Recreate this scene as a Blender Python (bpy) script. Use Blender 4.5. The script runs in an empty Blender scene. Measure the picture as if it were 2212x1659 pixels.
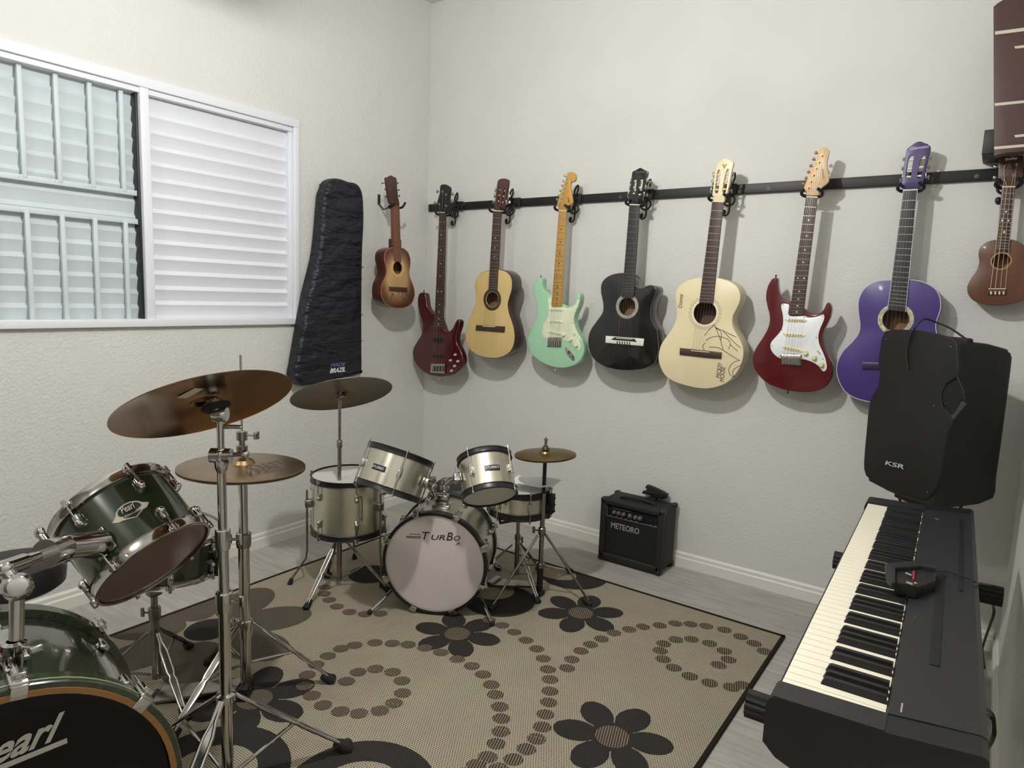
import bpy, bmesh, math, random
from mathutils import Vector as V, Matrix
random.seed(7)
COL = bpy.context.scene.collection
W, H, F = 2212.0, 1659.0, 1454.27
CAM = V((2.89166, -3.12145, 1.305))
YAW, PITCH, ROLL = -0.6166186, -0.1313361, 0.0365867
_f = V((math.sin(YAW)*math.cos(PITCH), math.cos(YAW)*math.cos(PITCH), math.sin(PITCH)))
_r0 = V((math.cos(YAW), -math.sin(YAW), 0)); _u0 = _r0.cross(_f)
_r = _r0*math.cos(ROLL) + _u0*math.sin(ROLL); _u = -_r0*math.sin(ROLL) + _u0*math.cos(ROLL)

# ---- measuring the photograph: a sight line through a point of the photo meets a known wall, floor or plane
def ray(u, v): return _r*((u-W/2)/F) - _u*((v-H/2)/F) + _f
def onax(u, v, ax, val):
    d = ray(u, v); return CAM + d*((val-CAM[ax])/d[ax])
def onx(u, v, x): return onax(u, v, 0, x)
def ony(u, v, y): return onax(u, v, 1, y)
def onz(u, v, z): return onax(u, v, 2, z)
def at(u, v, z): return CAM + ray(u, v)*z
def onp(u, v, p, n):
    d = ray(u, v); return CAM + d*((p-CAM).dot(n)/d.dot(n))
def dep(p): return (V(p)-CAM).dot(_f)
def crop(ox, oy, s): return lambda *pts: [(ox+x/s, oy+y/s) for x, y in pts]
A2 = crop(620, 360, 3.317); A3 = crop(880, 360, 3.457); A4 = crop(1130, 350, 3.531)
A5 = crop(1400, 320, 3.072); A6 = crop(1600, 300, 2.9625); A7 = crop(1790, 280, 2.765)
B3 = crop(880, 600, 5.925); B4 = crop(1130, 580, 5.925); B5 = crop(1600, 580, 4.88)
BK = crop(1260, 580, 6.91); C3 = crop(780, 360, 4.366); C4 = crop(1440, 620, 7.2135)
PH = crop(1930, 290, 9.217); RH = crop(1690, 290, 8.295); GH = crop(1200, 340, 9.217)
CH = crop(1520, 330, 9.76); NH = crop(900, 370, 9.217)

def srgb(c):
    return tuple(((x/255)/12.92 if x/255 <= .04045 else ((x/255+.055)/1.055)**2.4) for x in c)

# ---- materials
MATS = {}
def mat(name, c, rough=.5, metal=0., spec=.5, noise=0., nscale=20., bump=0., bscale=60., stretch=None, coat=0., bdist=.01):
    if name in MATS: return MATS[name]
    m = bpy.data.materials.new(name); m.use_nodes = True
    nt = m.node_tree; b = nt.nodes['Principled BSDF']
    col = (*srgb(c), 1)
    b.inputs['Base Color'].default_value = col
    b.inputs['Roughness'].default_value = rough; b.inputs['Metallic'].default_value = metal
    b.inputs['Specular IOR Level'].default_value = spec
    b.inputs['Coat Weight'].default_value = coat
    if coat: b.inputs['Coat Roughness'].default_value = .05
    tc = None
    if noise or bump:
        tc = nt.nodes.new('ShaderNodeTexCoord'); mp = nt.nodes.new('ShaderNodeMapping')
        nt.links.new(tc.outputs['Object'], mp.inputs['Vector'])
        if stretch: mp.inputs['Scale'].default_value = stretch
    if noise:
        n = nt.nodes.new('ShaderNodeTexNoise'); n.inputs['Scale'].default_value = nscale; n.inputs['Detail'].default_value = 4
        nt.links.new(mp.outputs['Vector'], n.inputs['Vector'])
        r = nt.nodes.new('ShaderNodeValToRGB')
        r.color_ramp.elements[0].position = .3; r.color_ramp.elements[1].position = .7
        r.color_ramp.elements[0].color = (*[x*(1-noise) for x in col[:3]], 1)
        r.color_ramp.elements[1].color = (*[min(1, x*(1+noise)) for x in col[:3]], 1)
        nt.links.new(n.outputs['Fac'], r.inputs['Fac']); nt.links.new(r.outputs['Color'], b.inputs['Base Color'])
    if bump:
        n2 = nt.nodes.new('ShaderNodeTexNoise'); n2.inputs['Scale'].default_value = bscale; n2.inputs['Detail'].default_value = 3
        nt.links.new(mp.outputs['Vector'], n2.inputs['Vector'])
        bp = nt.nodes.new('ShaderNodeBump'); bp.inputs['Strength'].default_value = bump; bp.inputs['Distance'].default_value = bdist
        nt.links.new(n2.outputs['Fac'], bp.inputs['Height']); nt.links.new(bp.outputs['Normal'], b.inputs['Normal'])
    MATS[name] = m; return m

CHROME = mat('chrome', (190, 186, 182), .12, 1.)
CHROMED = mat('worn_chrome', (148, 142, 134), .25, 1., noise=.15, nscale=40)
BLACK = mat('black_plastic', (24, 24, 26), .42)
BLACKM = mat('black_satin_metal', (14, 14, 17), .5)
RUBBER = mat('black_rubber', (17, 17, 18), .7)
WHITE = mat('white_plastic', (228, 226, 218), .4)
IVORY = mat('ivory_plastic', (232, 224, 186), .35)
STEEL = mat('string_steel', (160, 155, 148), .3, 1.)
BRASS = mat('fret_wire', (205, 200, 185), .3, 1.)

# ---- mesh building (everything is laid out in world coordinates, then stored relative to its thing's base)
def basis(a, ref=None):
    a = a.normalized()
    ref = V(ref) if ref is not None else (V((0, 0, 1)) if abs(a.z) < .9 else V((1, 0, 0)))
    e1 = (ref - a*ref.dot(a)).normalized(); return e1, a.cross(e1)
def catmull(P, n=4, closed=True):
    out = []; N = len(P)
    rng = range(N) if closed else range(N-1)
    for i in rng:
        if closed: p0, p1, p2, p3 = P[i-1], P[i], P[(i+1) % N], P[(i+2) % N]
        else: p0, p1, p2, p3 = P[max(i-1, 0)], P[i], P[i+1], P[min(i+2, N-1)]
        for k in range(n):
            t = k/n
            out.append(tuple(.5*((2*b) + (-a+c)*t + (2*a-5*b+4*c-d)*t*t + (-a+3*b-3*c+d)*t**3) for a, b, c, d in zip(p0, p1, p2, p3)))
    if not closed: out.append(tuple(P[-1]))
    return out

class MB:
    def __init__(s): s.bm = bmesh.new(); s.mi = 0
    def face(s, vs):
        try: f = s.bm.faces.new(vs); f.material_index = s.mi; return f
        except ValueError: return None
    def ring(s, o, e1, e2, r, n): return [s.bm.verts.new(o + e1*(r*math.cos(2*math.pi*k/n)) + e2*(r*math.sin(2*math.pi*k/n))) for k in range(n)]
    def bridge(s, a, b):
        n = len(a)
        for k in range(n): s.face([a[k], a[(k+1) % n], b[(k+1) % n], b[k]])
    def tube(s, p0, p1, r0, r1=None, n=14):
        p0, p1 = V(p0), V(p1); r1 = r0 if r1 is None else r1
        e1, e2 = basis(p1-p0); a = s.ring(p0, e1, e2, r0, n); b = s.ring(p1, e1, e2, r1, n)
        s.bridge(a, b); s.face(a[::-1]); s.face(b); return s
    def poly(s, P, r, n=8, smooth=0, closed=False):
        if smooth: P = catmull(P, smooth, closed)
        P = [V(p) for p in P]; N = len(P); rings = []
        t = (P[1]-P[0]).normalized(); e1, _ = basis(t)
        for i in range(N):
            if closed: t = (P[(i+1) % N]-P[i-1]).normalized()
            else: t = (P[min(i+1, N-1)]-P[max(i-1, 0)]).normalized()
            e1 = (e1 - t*e1.dot(t)).normalized(); e2 = t.cross(e1)
            rr = r[i*len(r)//N] if isinstance(r, (list, tuple)) else r
            rings.append(s.ring(P[i], e1, e2, rr, n))
        for i in range(N-1): s.bridge(rings[i], rings[i+1])
        if closed: s.bridge(rings[-1], rings[0])
        else: s.face(rings[0][::-1]); s.face(rings[-1])
        return s
    def lathe(s, o, a, prof, n=48, ref=None, closed=False):
        o, a = V(o), V(a).normalized(); e1, e2 = basis(a, ref); prev = None; first = None
        for r, h in prof:
            c = o + a*h
            cur = [s.bm.verts.new(c)] if r <= 1e-6 else s.ring(c, e1, e2, r, n)
            if prev is not None:
                if len(prev) == 1 and len(cur) > 1:
                    for k in range(n): s.face([prev[0], cur[k], cur[(k+1) % n]])
                elif len(cur) == 1 and len(prev) > 1:
                    for k in range(n): s.face([prev[k], prev[(k+1) % n], cur[0]])
                elif len(cur) > 1: s.bridge(prev, cur)
            else: first = cur
            prev = cur
        if closed: s.bridge(prev, first)
        return s
    def box(s, c, size, ax=None, bev=0.):
        c = V(c); X, Y, Z = ax if ax else (V((1, 0, 0)), V((0, 1, 0)), V((0, 0, 1)))
        hx, hy, hz = size[0]/2, size[1]/2, size[2]/2
        if bev <= 0:
            v = [s.bm.verts.new(c + X*(i*hx) + Y*(j*hy) + Z*(k*hz)) for k in (-1, 1) for j in (-1, 1) for i in (-1, 1)]
            for q in ((0, 2, 3, 1), (4, 5, 7, 6), (0, 1, 5, 4), (2, 6, 7, 3), (0, 4, 6, 2), (1, 3, 7, 5)): s.face([v[i] for i in q])
        else:
            t = bmesh.new(); bmesh.ops.create_cube(t, size=1)
            for q in t.verts: q.co = V((q.co.x*size[0], q.co.y*size[1], q.co.z*size[2]))
            bmesh.ops.bevel(t, geom=list(t.edges), offset=bev, segments=3, profile=.5, affect='EDGES')
            mp = {q: s.bm.verts.new(c + X*q.co.x + Y*q.co.y + Z*q.co.z) for q in t.verts}
            for f in t.faces: s.face([mp[q] for q in f.verts])
            t.free()
        return s
    def sphere(s, c, r, n=16, sq=(1, 1, 1)):
        c = V(c); prof = []; rows = []
        for i in range(n//2+1):
            th = math.pi*i/(n//2)
            if i in (0, n//2): rows.append([s.bm.verts.new(c + V((0, 0, r*math.cos(th)*sq[2])))])
            else: rows.append([s.bm.verts.new(c + V((r*math.sin(th)*math.cos(2*math.pi*k/n)*sq[0], r*math.sin(th)*math.sin(2*math.pi*k/n)*sq[1], r*math.cos(th)*sq[2]))) for k in range(n)])
        for a, b in zip(rows, rows[1:]):
            for k in range(n):
                if len(a) == 1: s.face([a[0], b[k], b[(k+1) % n]])
                elif len(b) == 1: s.face([a[k], b[0], a[(k+1) % n]])
                else: s.face([a[k], b[k], b[(k+1) % n], a[(k+1) % n]])
        return s
    def prism(s, P, vec, rf=0., rb=0., seg=3, holes=(), side=None, back=None, hole_depth=None):
        """outline P (front face) carried back by vec; rounded rims; holes are loops cut in the front (and the back unless hole_depth)"""
        P = [V(p) for p in P]; vec = V(vec); d = vec.normalized(); L = vec.length; N = len(P)
        ar = V((0, 0, 0))
        for i in range(N): ar += P[i].cross(P[(i+1) % N])
        sg = 1 if ar.dot(d) > 0 else -1
        inn = []
        for i in range(N):
            t = (P[(i+1) % N]-P[i-1]).normalized(); inn.append(d.cross(t)*sg)
        def rg(ins, dep): return [s.bm.verts.new(p + q*ins + d*dep) for p, q in zip(P, inn)]
        rings = []
        if rf > 0:
            for k in range(seg+1):
                a = math.pi/2*k/seg; rings.append(rg(rf*(1-math.sin(a)), rf*(1-math.cos(a))))
        else: rings.append(rg(0, 0))
        if rb > 0:
            for k in range(seg+1):
                a = math.pi/2*k/seg; rings.append(rg(rb*(1-math.cos(a)), L-rb+rb*math.sin(a)))
        else: rings.append(rg(0, L))
        front = s.mi
        if side is not None: s.mi = side
        for a, b in zip(rings, rings[1:]): s.bridge(a, b)
        s.mi = front
        if not holes:
            s.face(rings[0]); s.mi = back if back is not None else (side if side is not None else front); s.face(rings[-1])
        else:
            loops = [[s.bm.verts.new(V(p)) for p in h] for h in holes]
            hd = L if hole_depth is None else hole_depth
            lb = [[s.bm.verts.new(V(p) + d*hd) for p in h] for h in holes]
            def fill(rs):
                E = []
                for rr in rs:
                    for k in range(len(rr)):
                        e = s.bm.edges.get((rr[k], rr[(k+1) % len(rr)])) or s.bm.edges.new((rr[k], rr[(k+1) % len(rr)])); E.append(e)
                g = bmesh.ops.triangle_fill(s.bm, use_beauty=True, use_dissolve=False, edges=E)
                for x in g['geom']:
                    if isinstance(x, bmesh.types.BMFace): x.material_index = s.mi
            fill([rings[0]] + loops)
            for a, b in zip(loops, lb): s.bridge(a, b)
            s.mi = back if back is not None else (side if side is not None else front)
            if hole_depth is None: fill([rings[-1]] + lb)
            else: s.face(rings[-1])
        s.mi = front
        return s
    def flat(s, P): s.face([s.bm.verts.new(V(p)) for p in P]); return s
    def build(s, name, mats, origin, parent=None, ang=32):
        bmesh.ops.recalc_face_normals(s.bm, faces=list(s.bm.faces))
        me = bpy.data.meshes.new(name); o = V(origin)
        for v in s.bm.verts: v.co -= o
        s.bm.to_mesh(me); s.bm.free()
        for m in (mats if isinstance(mats, (list, tuple)) else [mats]): me.materials.append(m)
        me.shade_smooth(); me.set_sharp_from_angle(angle=math.radians(ang))
        ob = bpy.data.objects.new(name, me); COL.objects.link(ob)
        if parent is None: ob.location = o
        else: ob.parent = parent
        return ob

ORIG = {}
def thing(name, label, cat, loc, group=None):
    o = bpy.data.objects.new(name, None); COL.objects.link(o); o.location = V(loc); o.empty_display_size = .05
    o['label'] = label; o['category'] = cat
    if group: o['group'] = group
    ORIG[o.name] = V(loc); return o
def part(name, mb, mats, T, parent=None, ang=32, label=None):
    o = mb.build(name, mats, ORIG[T.name], parent or T, ang)
    if label: o['label'] = label
    return o
def solo(name, mb, mats, label, cat, loc, group=None, ang=32):
    o = mb.build(name, mats, loc, None, ang); o['label'] = label; o['category'] = cat
    if group: o['group'] = group
    return o
def struct(name, mb, mats, loc=(0, 0, 0), parent=None, ang=32):
    o = mb.build(name, mats, loc if parent is None else parent.location, parent, ang)
    if parent is None: o['kind'] = 'structure'
    return o

_dg = None
def text_mesh(body, shear=0., bold=0.):
    cu = bpy.data.curves.new('t', 'FONT'); cu.body = body; cu.size = 1; cu.extrude = .02; cu.shear = shear; cu.offset = bold; cu.resolution_u = 3
    ob = bpy.data.objects.new('t', cu); COL.objects.link(ob)
    dg = bpy.context.evaluated_depsgraph_get(); me = bpy.data.meshes.new_from_object(ob.evaluated_get(dg))
    bpy.data.objects.remove(ob); bpy.data.curves.remove(cu); return me
def text(body, T, parent, name, org, xd, yd, h, width=None, m=None, shear=0., bold=0., lift=.0006, ink=.0006):
    """lettering with its lower left corner at org, reading along xd, capitals h tall along yd"""
    me = text_mesh(body, shear, bold)
    xs = [v.co.x for v in me.vertices]; ys = [v.co.y for v in me.vertices]
    x0, x1, y0, y1 = min(xs), max(xs), min(ys), max(ys)
    xd, yd = V(xd).normalized(), V(yd); yd = (yd - xd*yd.dot(xd)*0).normalized(); n = xd.cross(yd).normalized()
    sy = h/(y1-y0); sx = (width/(x1-x0)) if width else sy
    o = V(org) - ORIG[T.name]
    for v in me.vertices:
        v.co = o + xd*((v.co.x-x0)*sx) + yd*((v.co.y-y0)*sy) + n*(lift + (ink if v.co.z > 0 else 0))
    me.materials.clear(); me.materials.append(m or WHITE); me.name = name
    ob = bpy.data.objects.new(name, me); COL.objects.link(ob); ob.parent = parent or T; return ob
def circle3(c, e1, e2, r, n=40, r2=None):
    r2 = r2 or r
    return [c + e1*(r*math.cos(2*math.pi*k/n)) + e2*(r2*math.sin(2*math.pi*k/n)) for k in range(n)]
X, Y, Z = V((1, 0, 0)), V((0, 1, 0)), V((0, 0, 1))
EXPO, LAMP, LAMPCOL = 0.0, 1380, (1.0,.997,.995)
# ---------------------------------------------------------------- camera, render settings
cam = bpy.data.cameras.new('camera'); co = bpy.data.objects.new('camera', cam); COL.objects.link(co)
co.matrix_world = Matrix(((_r.x, _u.x, -_f.x, CAM.x), (_r.y, _u.y, -_f.y, CAM.y), (_r.z, _u.z, -_f.z, CAM.z), (0, 0, 0, 1)))
cam.sensor_fit = 'HORIZONTAL'; cam.sensor_width = 36; cam.lens = F/W*36; cam.clip_start = .02
sc = bpy.context.scene; sc.camera = co
sc.view_settings.view_transform = 'Standard'; sc.view_settings.look = 'None'; sc.view_settings.gamma = 1
sc.view_settings.use_curve_mapping = False; sc.view_settings.exposure = EXPO
wd = bpy.data.worlds.new('night'); wd.use_nodes = True; sc.world = wd
wd.node_tree.nodes['Background'].inputs['Color'].default_value = (.02, .022, .03, 1)

RX, RY, RZ = 3.03, -5.2, 2.985          # right wall, wall behind the camera, ceiling
# ---------------------------------------------------------------- setting materials
def wall_material(name, bump, bscale):
    m = mat(name, (211, 210, 204), .85, spec=.25, noise=.02, nscale=3.0, bump=bump, bscale=bscale)
    return m
WL = wall_material('trowelled_wall_paint', .4, 80); WB = wall_material('smooth_wall_paint', .22, 90)
WFR = mat('darkened_unseen_wall', (112, 106, 98), .6, noise=.05, nscale=6)  # unseen rear wall; invented dark tone dims chrome reflections and room fill
WC = mat('ceiling_paint', (214, 213, 208), .9, spec=.2)
TRIM = mat('white_baseboard', (222, 219, 208), .45, noise=.03, nscale=8)
def floor_material():
    m = bpy.data.materials.new('grey_vinyl_planks'); m.use_nodes = True; nt = m.node_tree; b = nt.nodes['Principled BSDF']
    b.inputs['Roughness'].default_value = .55; b.inputs['Specular IOR Level'].default_value = .35
    tc = nt.nodes.new('ShaderNodeTexCoord')
    mp = nt.nodes.new('ShaderNodeMapping'); nt.links.new(tc.outputs['Object'], mp.inputs['Vector']); mp.inputs['Scale'].default_value = (1.5, 16, 1)
    n = nt.nodes.new('ShaderNodeTexNoise'); n.inputs['Scale'].default_value = 3.2; n.inputs['Detail'].default_value = 7; n.inputs['Roughness'].default_value = .62
    nt.links.new(mp.outputs['Vector'], n.inputs['Vector'])
    r = nt.nodes.new('ShaderNodeValToRGB'); r.color_ramp.elements[0].position = .3; r.color_ramp.elements[1].position = .72
    r.color_ramp.elements[0].color = (*srgb((156, 152, 144)), 1); r.color_ramp.elements[1].color = (*srgb((188, 184, 176)), 1)
    nt.links.new(n.outputs['Fac'], r.inputs['Fac'])
    bk = nt.nodes.new('ShaderNodeTexBrick'); nt.links.new(tc.outputs['Object'], bk.inputs['Vector'])
    bk.inputs['Color1'].default_value = (1, 1, 1, 1); bk.inputs['Color2'].default_value = (.93, .93, .93, 1); bk.inputs['Mortar'].default_value = (.86, .85, .83, 1)
    bk.inputs['Scale'].default_value = 1; bk.inputs['Mortar Size'].default_value = .0012; bk.inputs['Brick Width'].default_value = 1.2; bk.inputs['Row Height'].default_value = .18
    mx = nt.nodes.new('ShaderNodeMix'); mx.data_type = 'RGBA'; mx.blend_type = 'MULTIPLY'; mx.inputs[0].default_value = 1
    nt.links.new(r.outputs['Color'], mx.inputs[6]); nt.links.new(bk.outputs['Color'], mx.inputs[7]); nt.links.new(mx.outputs[2], b.inputs['Base Color'])
    return m
FLOOR = floor_material()

# ---------------------------------------------------------------- room shell
mb = MB().box((RX/2, RY/2, -.05), (RX+.3, -RY+.3, .1)); struct('floor', mb, FLOOR)
mb = MB().box((RX/2, RY/2, RZ+.05), (RX+.3, -RY+.3, .1)); struct('ceiling', mb, WC)
mb = MB().box((RX/2, .06, RZ/2), (RX+.24, .12, RZ)); struct('wall_back', mb, WB)
mb = MB().box((RX+.06, RY/2, RZ/2), (.12, -RY, RZ)); struct('wall_right', mb, WB)
mb = MB().box((RX/2, RY-.06, RZ/2), (RX+.24, .12, RZ)); struct('wall_front', mb, WFR)
WY1, WY0, WZ0, WZ1 = -.948, -2.46, 1.118, 2.118      # window opening in the left wall
mb = MB()
mb.box((-.06, (WY1)/2, RZ/2), (.12, -WY1, RZ)); mb.box((-.06, (RY+WY0)/2, RZ/2), (.12, WY0-RY, RZ))
mb.box((-.06, (WY0+WY1)/2, WZ0/2), (.12, WY1-WY0, WZ0)); mb.box((-.06, (WY0+WY1)/2, (WZ1+RZ)/2), (.12, WY1-WY0, RZ-WZ1))
struct('wall_left', mb, WL)
def baseboard(name, p0, p1, inward):
    mb = MB(); prof = [(0, 0), (.014, 0), (.014, .046), (.009, .052), (.009, .066), (.004, .073), (0, .075)]
    p0, p1, inward = V(p0), V(p1), V(inward)
    a = [mb.bm.verts.new(p0 + inward*x + Z*z) for x, z in prof]; b = [mb.bm.verts.new(p1 + inward*x + Z*z) for x, z in prof]
    mb.bridge(a, b); mb.face(a); mb.face(b[::-1]); struct(name, mb, TRIM, ang=20)
baseboard('baseboard_left', (0, RY, 0), (0, 0, 0), (1, 0, 0)); baseboard('baseboard_back', (0.014, 0, 0), (RX-.014, 0, 0), (0, -1, 0))
baseboard('baseboard_right', (RX, RY, 0), (RX, 0, 0), (-1, 0, 0))

# ---------------------------------------------------------------- window
ALU = mat('white_enamelled_aluminium', (222, 224, 229), .35, spec=.5)
ALUG = mat('pale_shutter_enamel', (196, 205, 207), .5, noise=.04, nscale=6)
wr = bpy.data.objects.new('window_1', None); COL.objects.link(wr); wr.location = (0, (WY0+WY1)/2, WZ0); wr['kind'] = 'structure'
def wp(name, mb, m, parent=None): 
    o = mb.build(name, m, wr.location, parent or wr); return o
mb = MB(); fw = .04
def frame_bar(mb, y0, y1, z0, z1, x0, x1): mb.box(((x0+x1)/2, (y0+y1)/2, (z0+z1)/2), (x1-x0, abs(y1-y0), abs(z1-z0)), bev=.003)
frame_bar(mb, WY0, WY1, WZ1-fw, WZ1, -.10, .016); frame_bar(mb, WY0, WY1, WZ0, WZ0+fw*.8, -.10, .022)
frame_bar(mb, WY1-.028, WY1, WZ0, WZ1, -.10, .014); frame_bar(mb, WY0, WY0+.028, WZ0, WZ1, -.10, .014)
frame_bar(mb, WY0+.03, WY1-.03, WZ1-fw-.022, WZ1-fw, -.10, .004)
frame = wp('window_frame', mb, ALU)
MY = -1.69
mb = MB(); frame_bar(mb, MY-.018, MY+.018, WZ0+.03, WZ1-fw+.002, -.05, .012); wp('meeting_stile', mb, ALU)
mb = MB(); frame_bar(mb, MY-.027, MY-.018, WZ0+.03, WZ1-fw, -.06, -.008); wp('seal', mb, BLACK)
def slat_panel(mb, y0, y1, z0, z1, n, x, amp, lip):
    h = (z1-z0)/n; prof = []
    for k in range(n):
        b = z0+k*h
        prof += [(x, b), (x+amp*.35, b+h*.34), (x+amp*.8, b+h*.62), (x+amp, b+h*.72), (x+lip, b+h*.88), (x+lip*.3, b+h*.94)]
    prof.append((x, z1))
    a = [mb.bm.verts.new((p, y0, z)) for p, z in prof]; b = [mb.bm.verts.new((p, y1, z)) for p, z in prof]
    for k in range(len(prof)-1): mb.face([a[k], b[k], b[k+1], a[k+1]])
    mb.box((x-.012, (y0+y1)/2, (z0+z1)/2), (.012, abs(y1-y0), z1-z0))
mb = MB(); slat_panel(mb, MY+.018, WY1-.045, WZ0+.045, WZ1-fw-.02, 14, -.034, .016, .006); wp('shutter_panel', mb, ALU)
mb = MB(); frame_bar(mb, WY1-.047, WY1-.028, WZ0+.03, WZ1-fw, -.05, -.004); frame_bar(mb, MY+.018, WY1-.045, WZ0+.03, WZ0+.046, -.05, -.008); wp('sash_rail', mb, ALU)
mb = MB(); slat_panel(mb, WY0+.028, MY-.02, WZ0+.03, WZ1-fw, 15, -.052, .012, .005); wp('outer_louvre', mb, ALUG)
# security grille: two flat rails and rows of upright bars with rivets
gx = -.028
for z in (1.662, 1.548):
    mb = MB(); frame_bar(mb, WY0+.028, MY-.02, z-.011, z+.011, gx-.004, gx+.006); r = wp('grille_rail', mb, ALUG)
ys = [-1.765, -1.88, -1.995, -2.11, -2.225, -2.34]
for i, y in enumerate(ys):
    for z0, z1 in ((1.662, WZ1-fw), (WZ0+.03, 1.548)):
        mb = MB(); frame_bar(mb, y-.0085, y+.0085, z0, z1, gx-.008, gx+.008)
        zz = z0+.004 if z0 > 1.5 else z1-.004
        mb.tube((gx+.006, y-.018, zz), (gx+.0085, y-.018, zz), .003, n=8); wp('grille_bar', mb, ALUG)

# ---------------------------------------------------------------- ceiling fan with the lamp that lights the room (just above the frame)
LX, LY, LZ = 1.72, -1.96, 2.40
T = thing('ceiling_fan', 'ceiling fan with a glowing bulb hanging in the middle of the room', 'ceiling fan', (LX, LY, RZ))
part('down_rod', MB().tube((LX, LY, RZ), (LX, LY, 2.66), .012).lathe((LX, LY, RZ-.05), Z, [(.0, .049), (.06, .049), (.05, .01), (.02, 0)], 24), WHITE, T)
part('motor', MB().lathe((LX, LY, LZ+.036), Z, [(0, 0), (.055, 0), (.085, .02), (.09, .06), (.06, .1), (0, .11)], 32), WHITE, T)
FANW = mat('dark_fan_blade', (60, 42, 30), .5, noise=.2, nscale=12)
for k in range(3):
    a = math.radians(162.3+120*k); d = V((math.cos(a), math.sin(a), 0)); e = V((-d.y, d.x, 0))
    o = V((LX, LY, LZ+.036))
    pts = [o+d*.1+e*.03, o+d*.2+e*.06, o+d*.55+e*.075, o+d*.6+e*.05, o+d*.6-e*.05, o+d*.55-e*.075, o+d*.2-e*.06, o+d*.1-e*.03]
    part('blade', MB().prism(pts, (0, 0, .006)), FANW, T)
part('lamp_socket', MB().lathe((LX, LY, LZ+.030), Z, [(.02, 0), (.03, .01), (.03, .03), (0, .03)], 20), WHITE, T)
em = bpy.data.materials.new('lit_bulb'); em.use_nodes = True; b = em.node_tree.nodes['Principled BSDF']
b.inputs['Base Color'].default_value = (1, 1, 1, 1); b.inputs['Emission Color'].default_value = (*LAMPCOL, 1); b.inputs['Emission Strength'].default_value = LAMP
part('bulb', MB().sphere((LX, LY, LZ-.005), .042, 20), em, T)

# unseen globe lamp, added behind the camera only as soft fill light
T = thing('added_fill_lamp', 'added unseen fill lamp, a frosted globe behind the camera', 'fill lamp', (1.55, -4.3, RZ))
part('canopy', MB().lathe((1.55, -4.3, RZ-.03), Z, [(0, 0), (.06, 0), (.06, .03), (0, .03)], 24), WHITE, T)
eg = em.copy(); eg.name = 'added_fill_globe'; eg.node_tree.nodes['Principled BSDF'].inputs['Emission Strength'].default_value = LAMP*.055
part('globe', MB().sphere((1.55, -4.3, RZ-.16), .14, 28), eg, T)
# ---------------------------------------------------------------- instruments on the back wall
ROSE = mat('rosewood', (62, 42, 36), .45, noise=.25, nscale=60, stretch=(1, 1, .08))
EBONY = mat('black_fretboard', (40, 38, 38), .5)
MAPLE = mat('amber_maple', (190, 144, 68), .3, noise=.15, nscale=50, stretch=(1, 1, .1), coat=.4)
PALEM = mat('pale_maple', (205, 172, 128), .4, noise=.08, nscale=60, stretch=(1, 1, .15))
MAHOG = mat('red_mahogany', (76, 46, 40), .4, noise=.2, nscale=40, stretch=(1, 1, .1))
INSIDE = mat('raw_wood_interior', (150, 112, 80), .7, noise=.12, nscale=30, stretch=(1, 1, .2))
PEARLD = mat('pearl_dots', (225, 222, 210), .3); BLKDOT = mat('black_dots', (28, 24, 20), .4)
CREAMB = mat('cream_binding', (220, 210, 180), .4)
GOLD = mat('gold_metal', (205, 165, 90), .25, 1.)

def plane_pts(px, d, sm=0):
    if sm: px = catmull(px, sm)
    return [ony(u, v, -d) for u, v in px]
def lerp(a, b, t): return a + (b-a)*t

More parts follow.
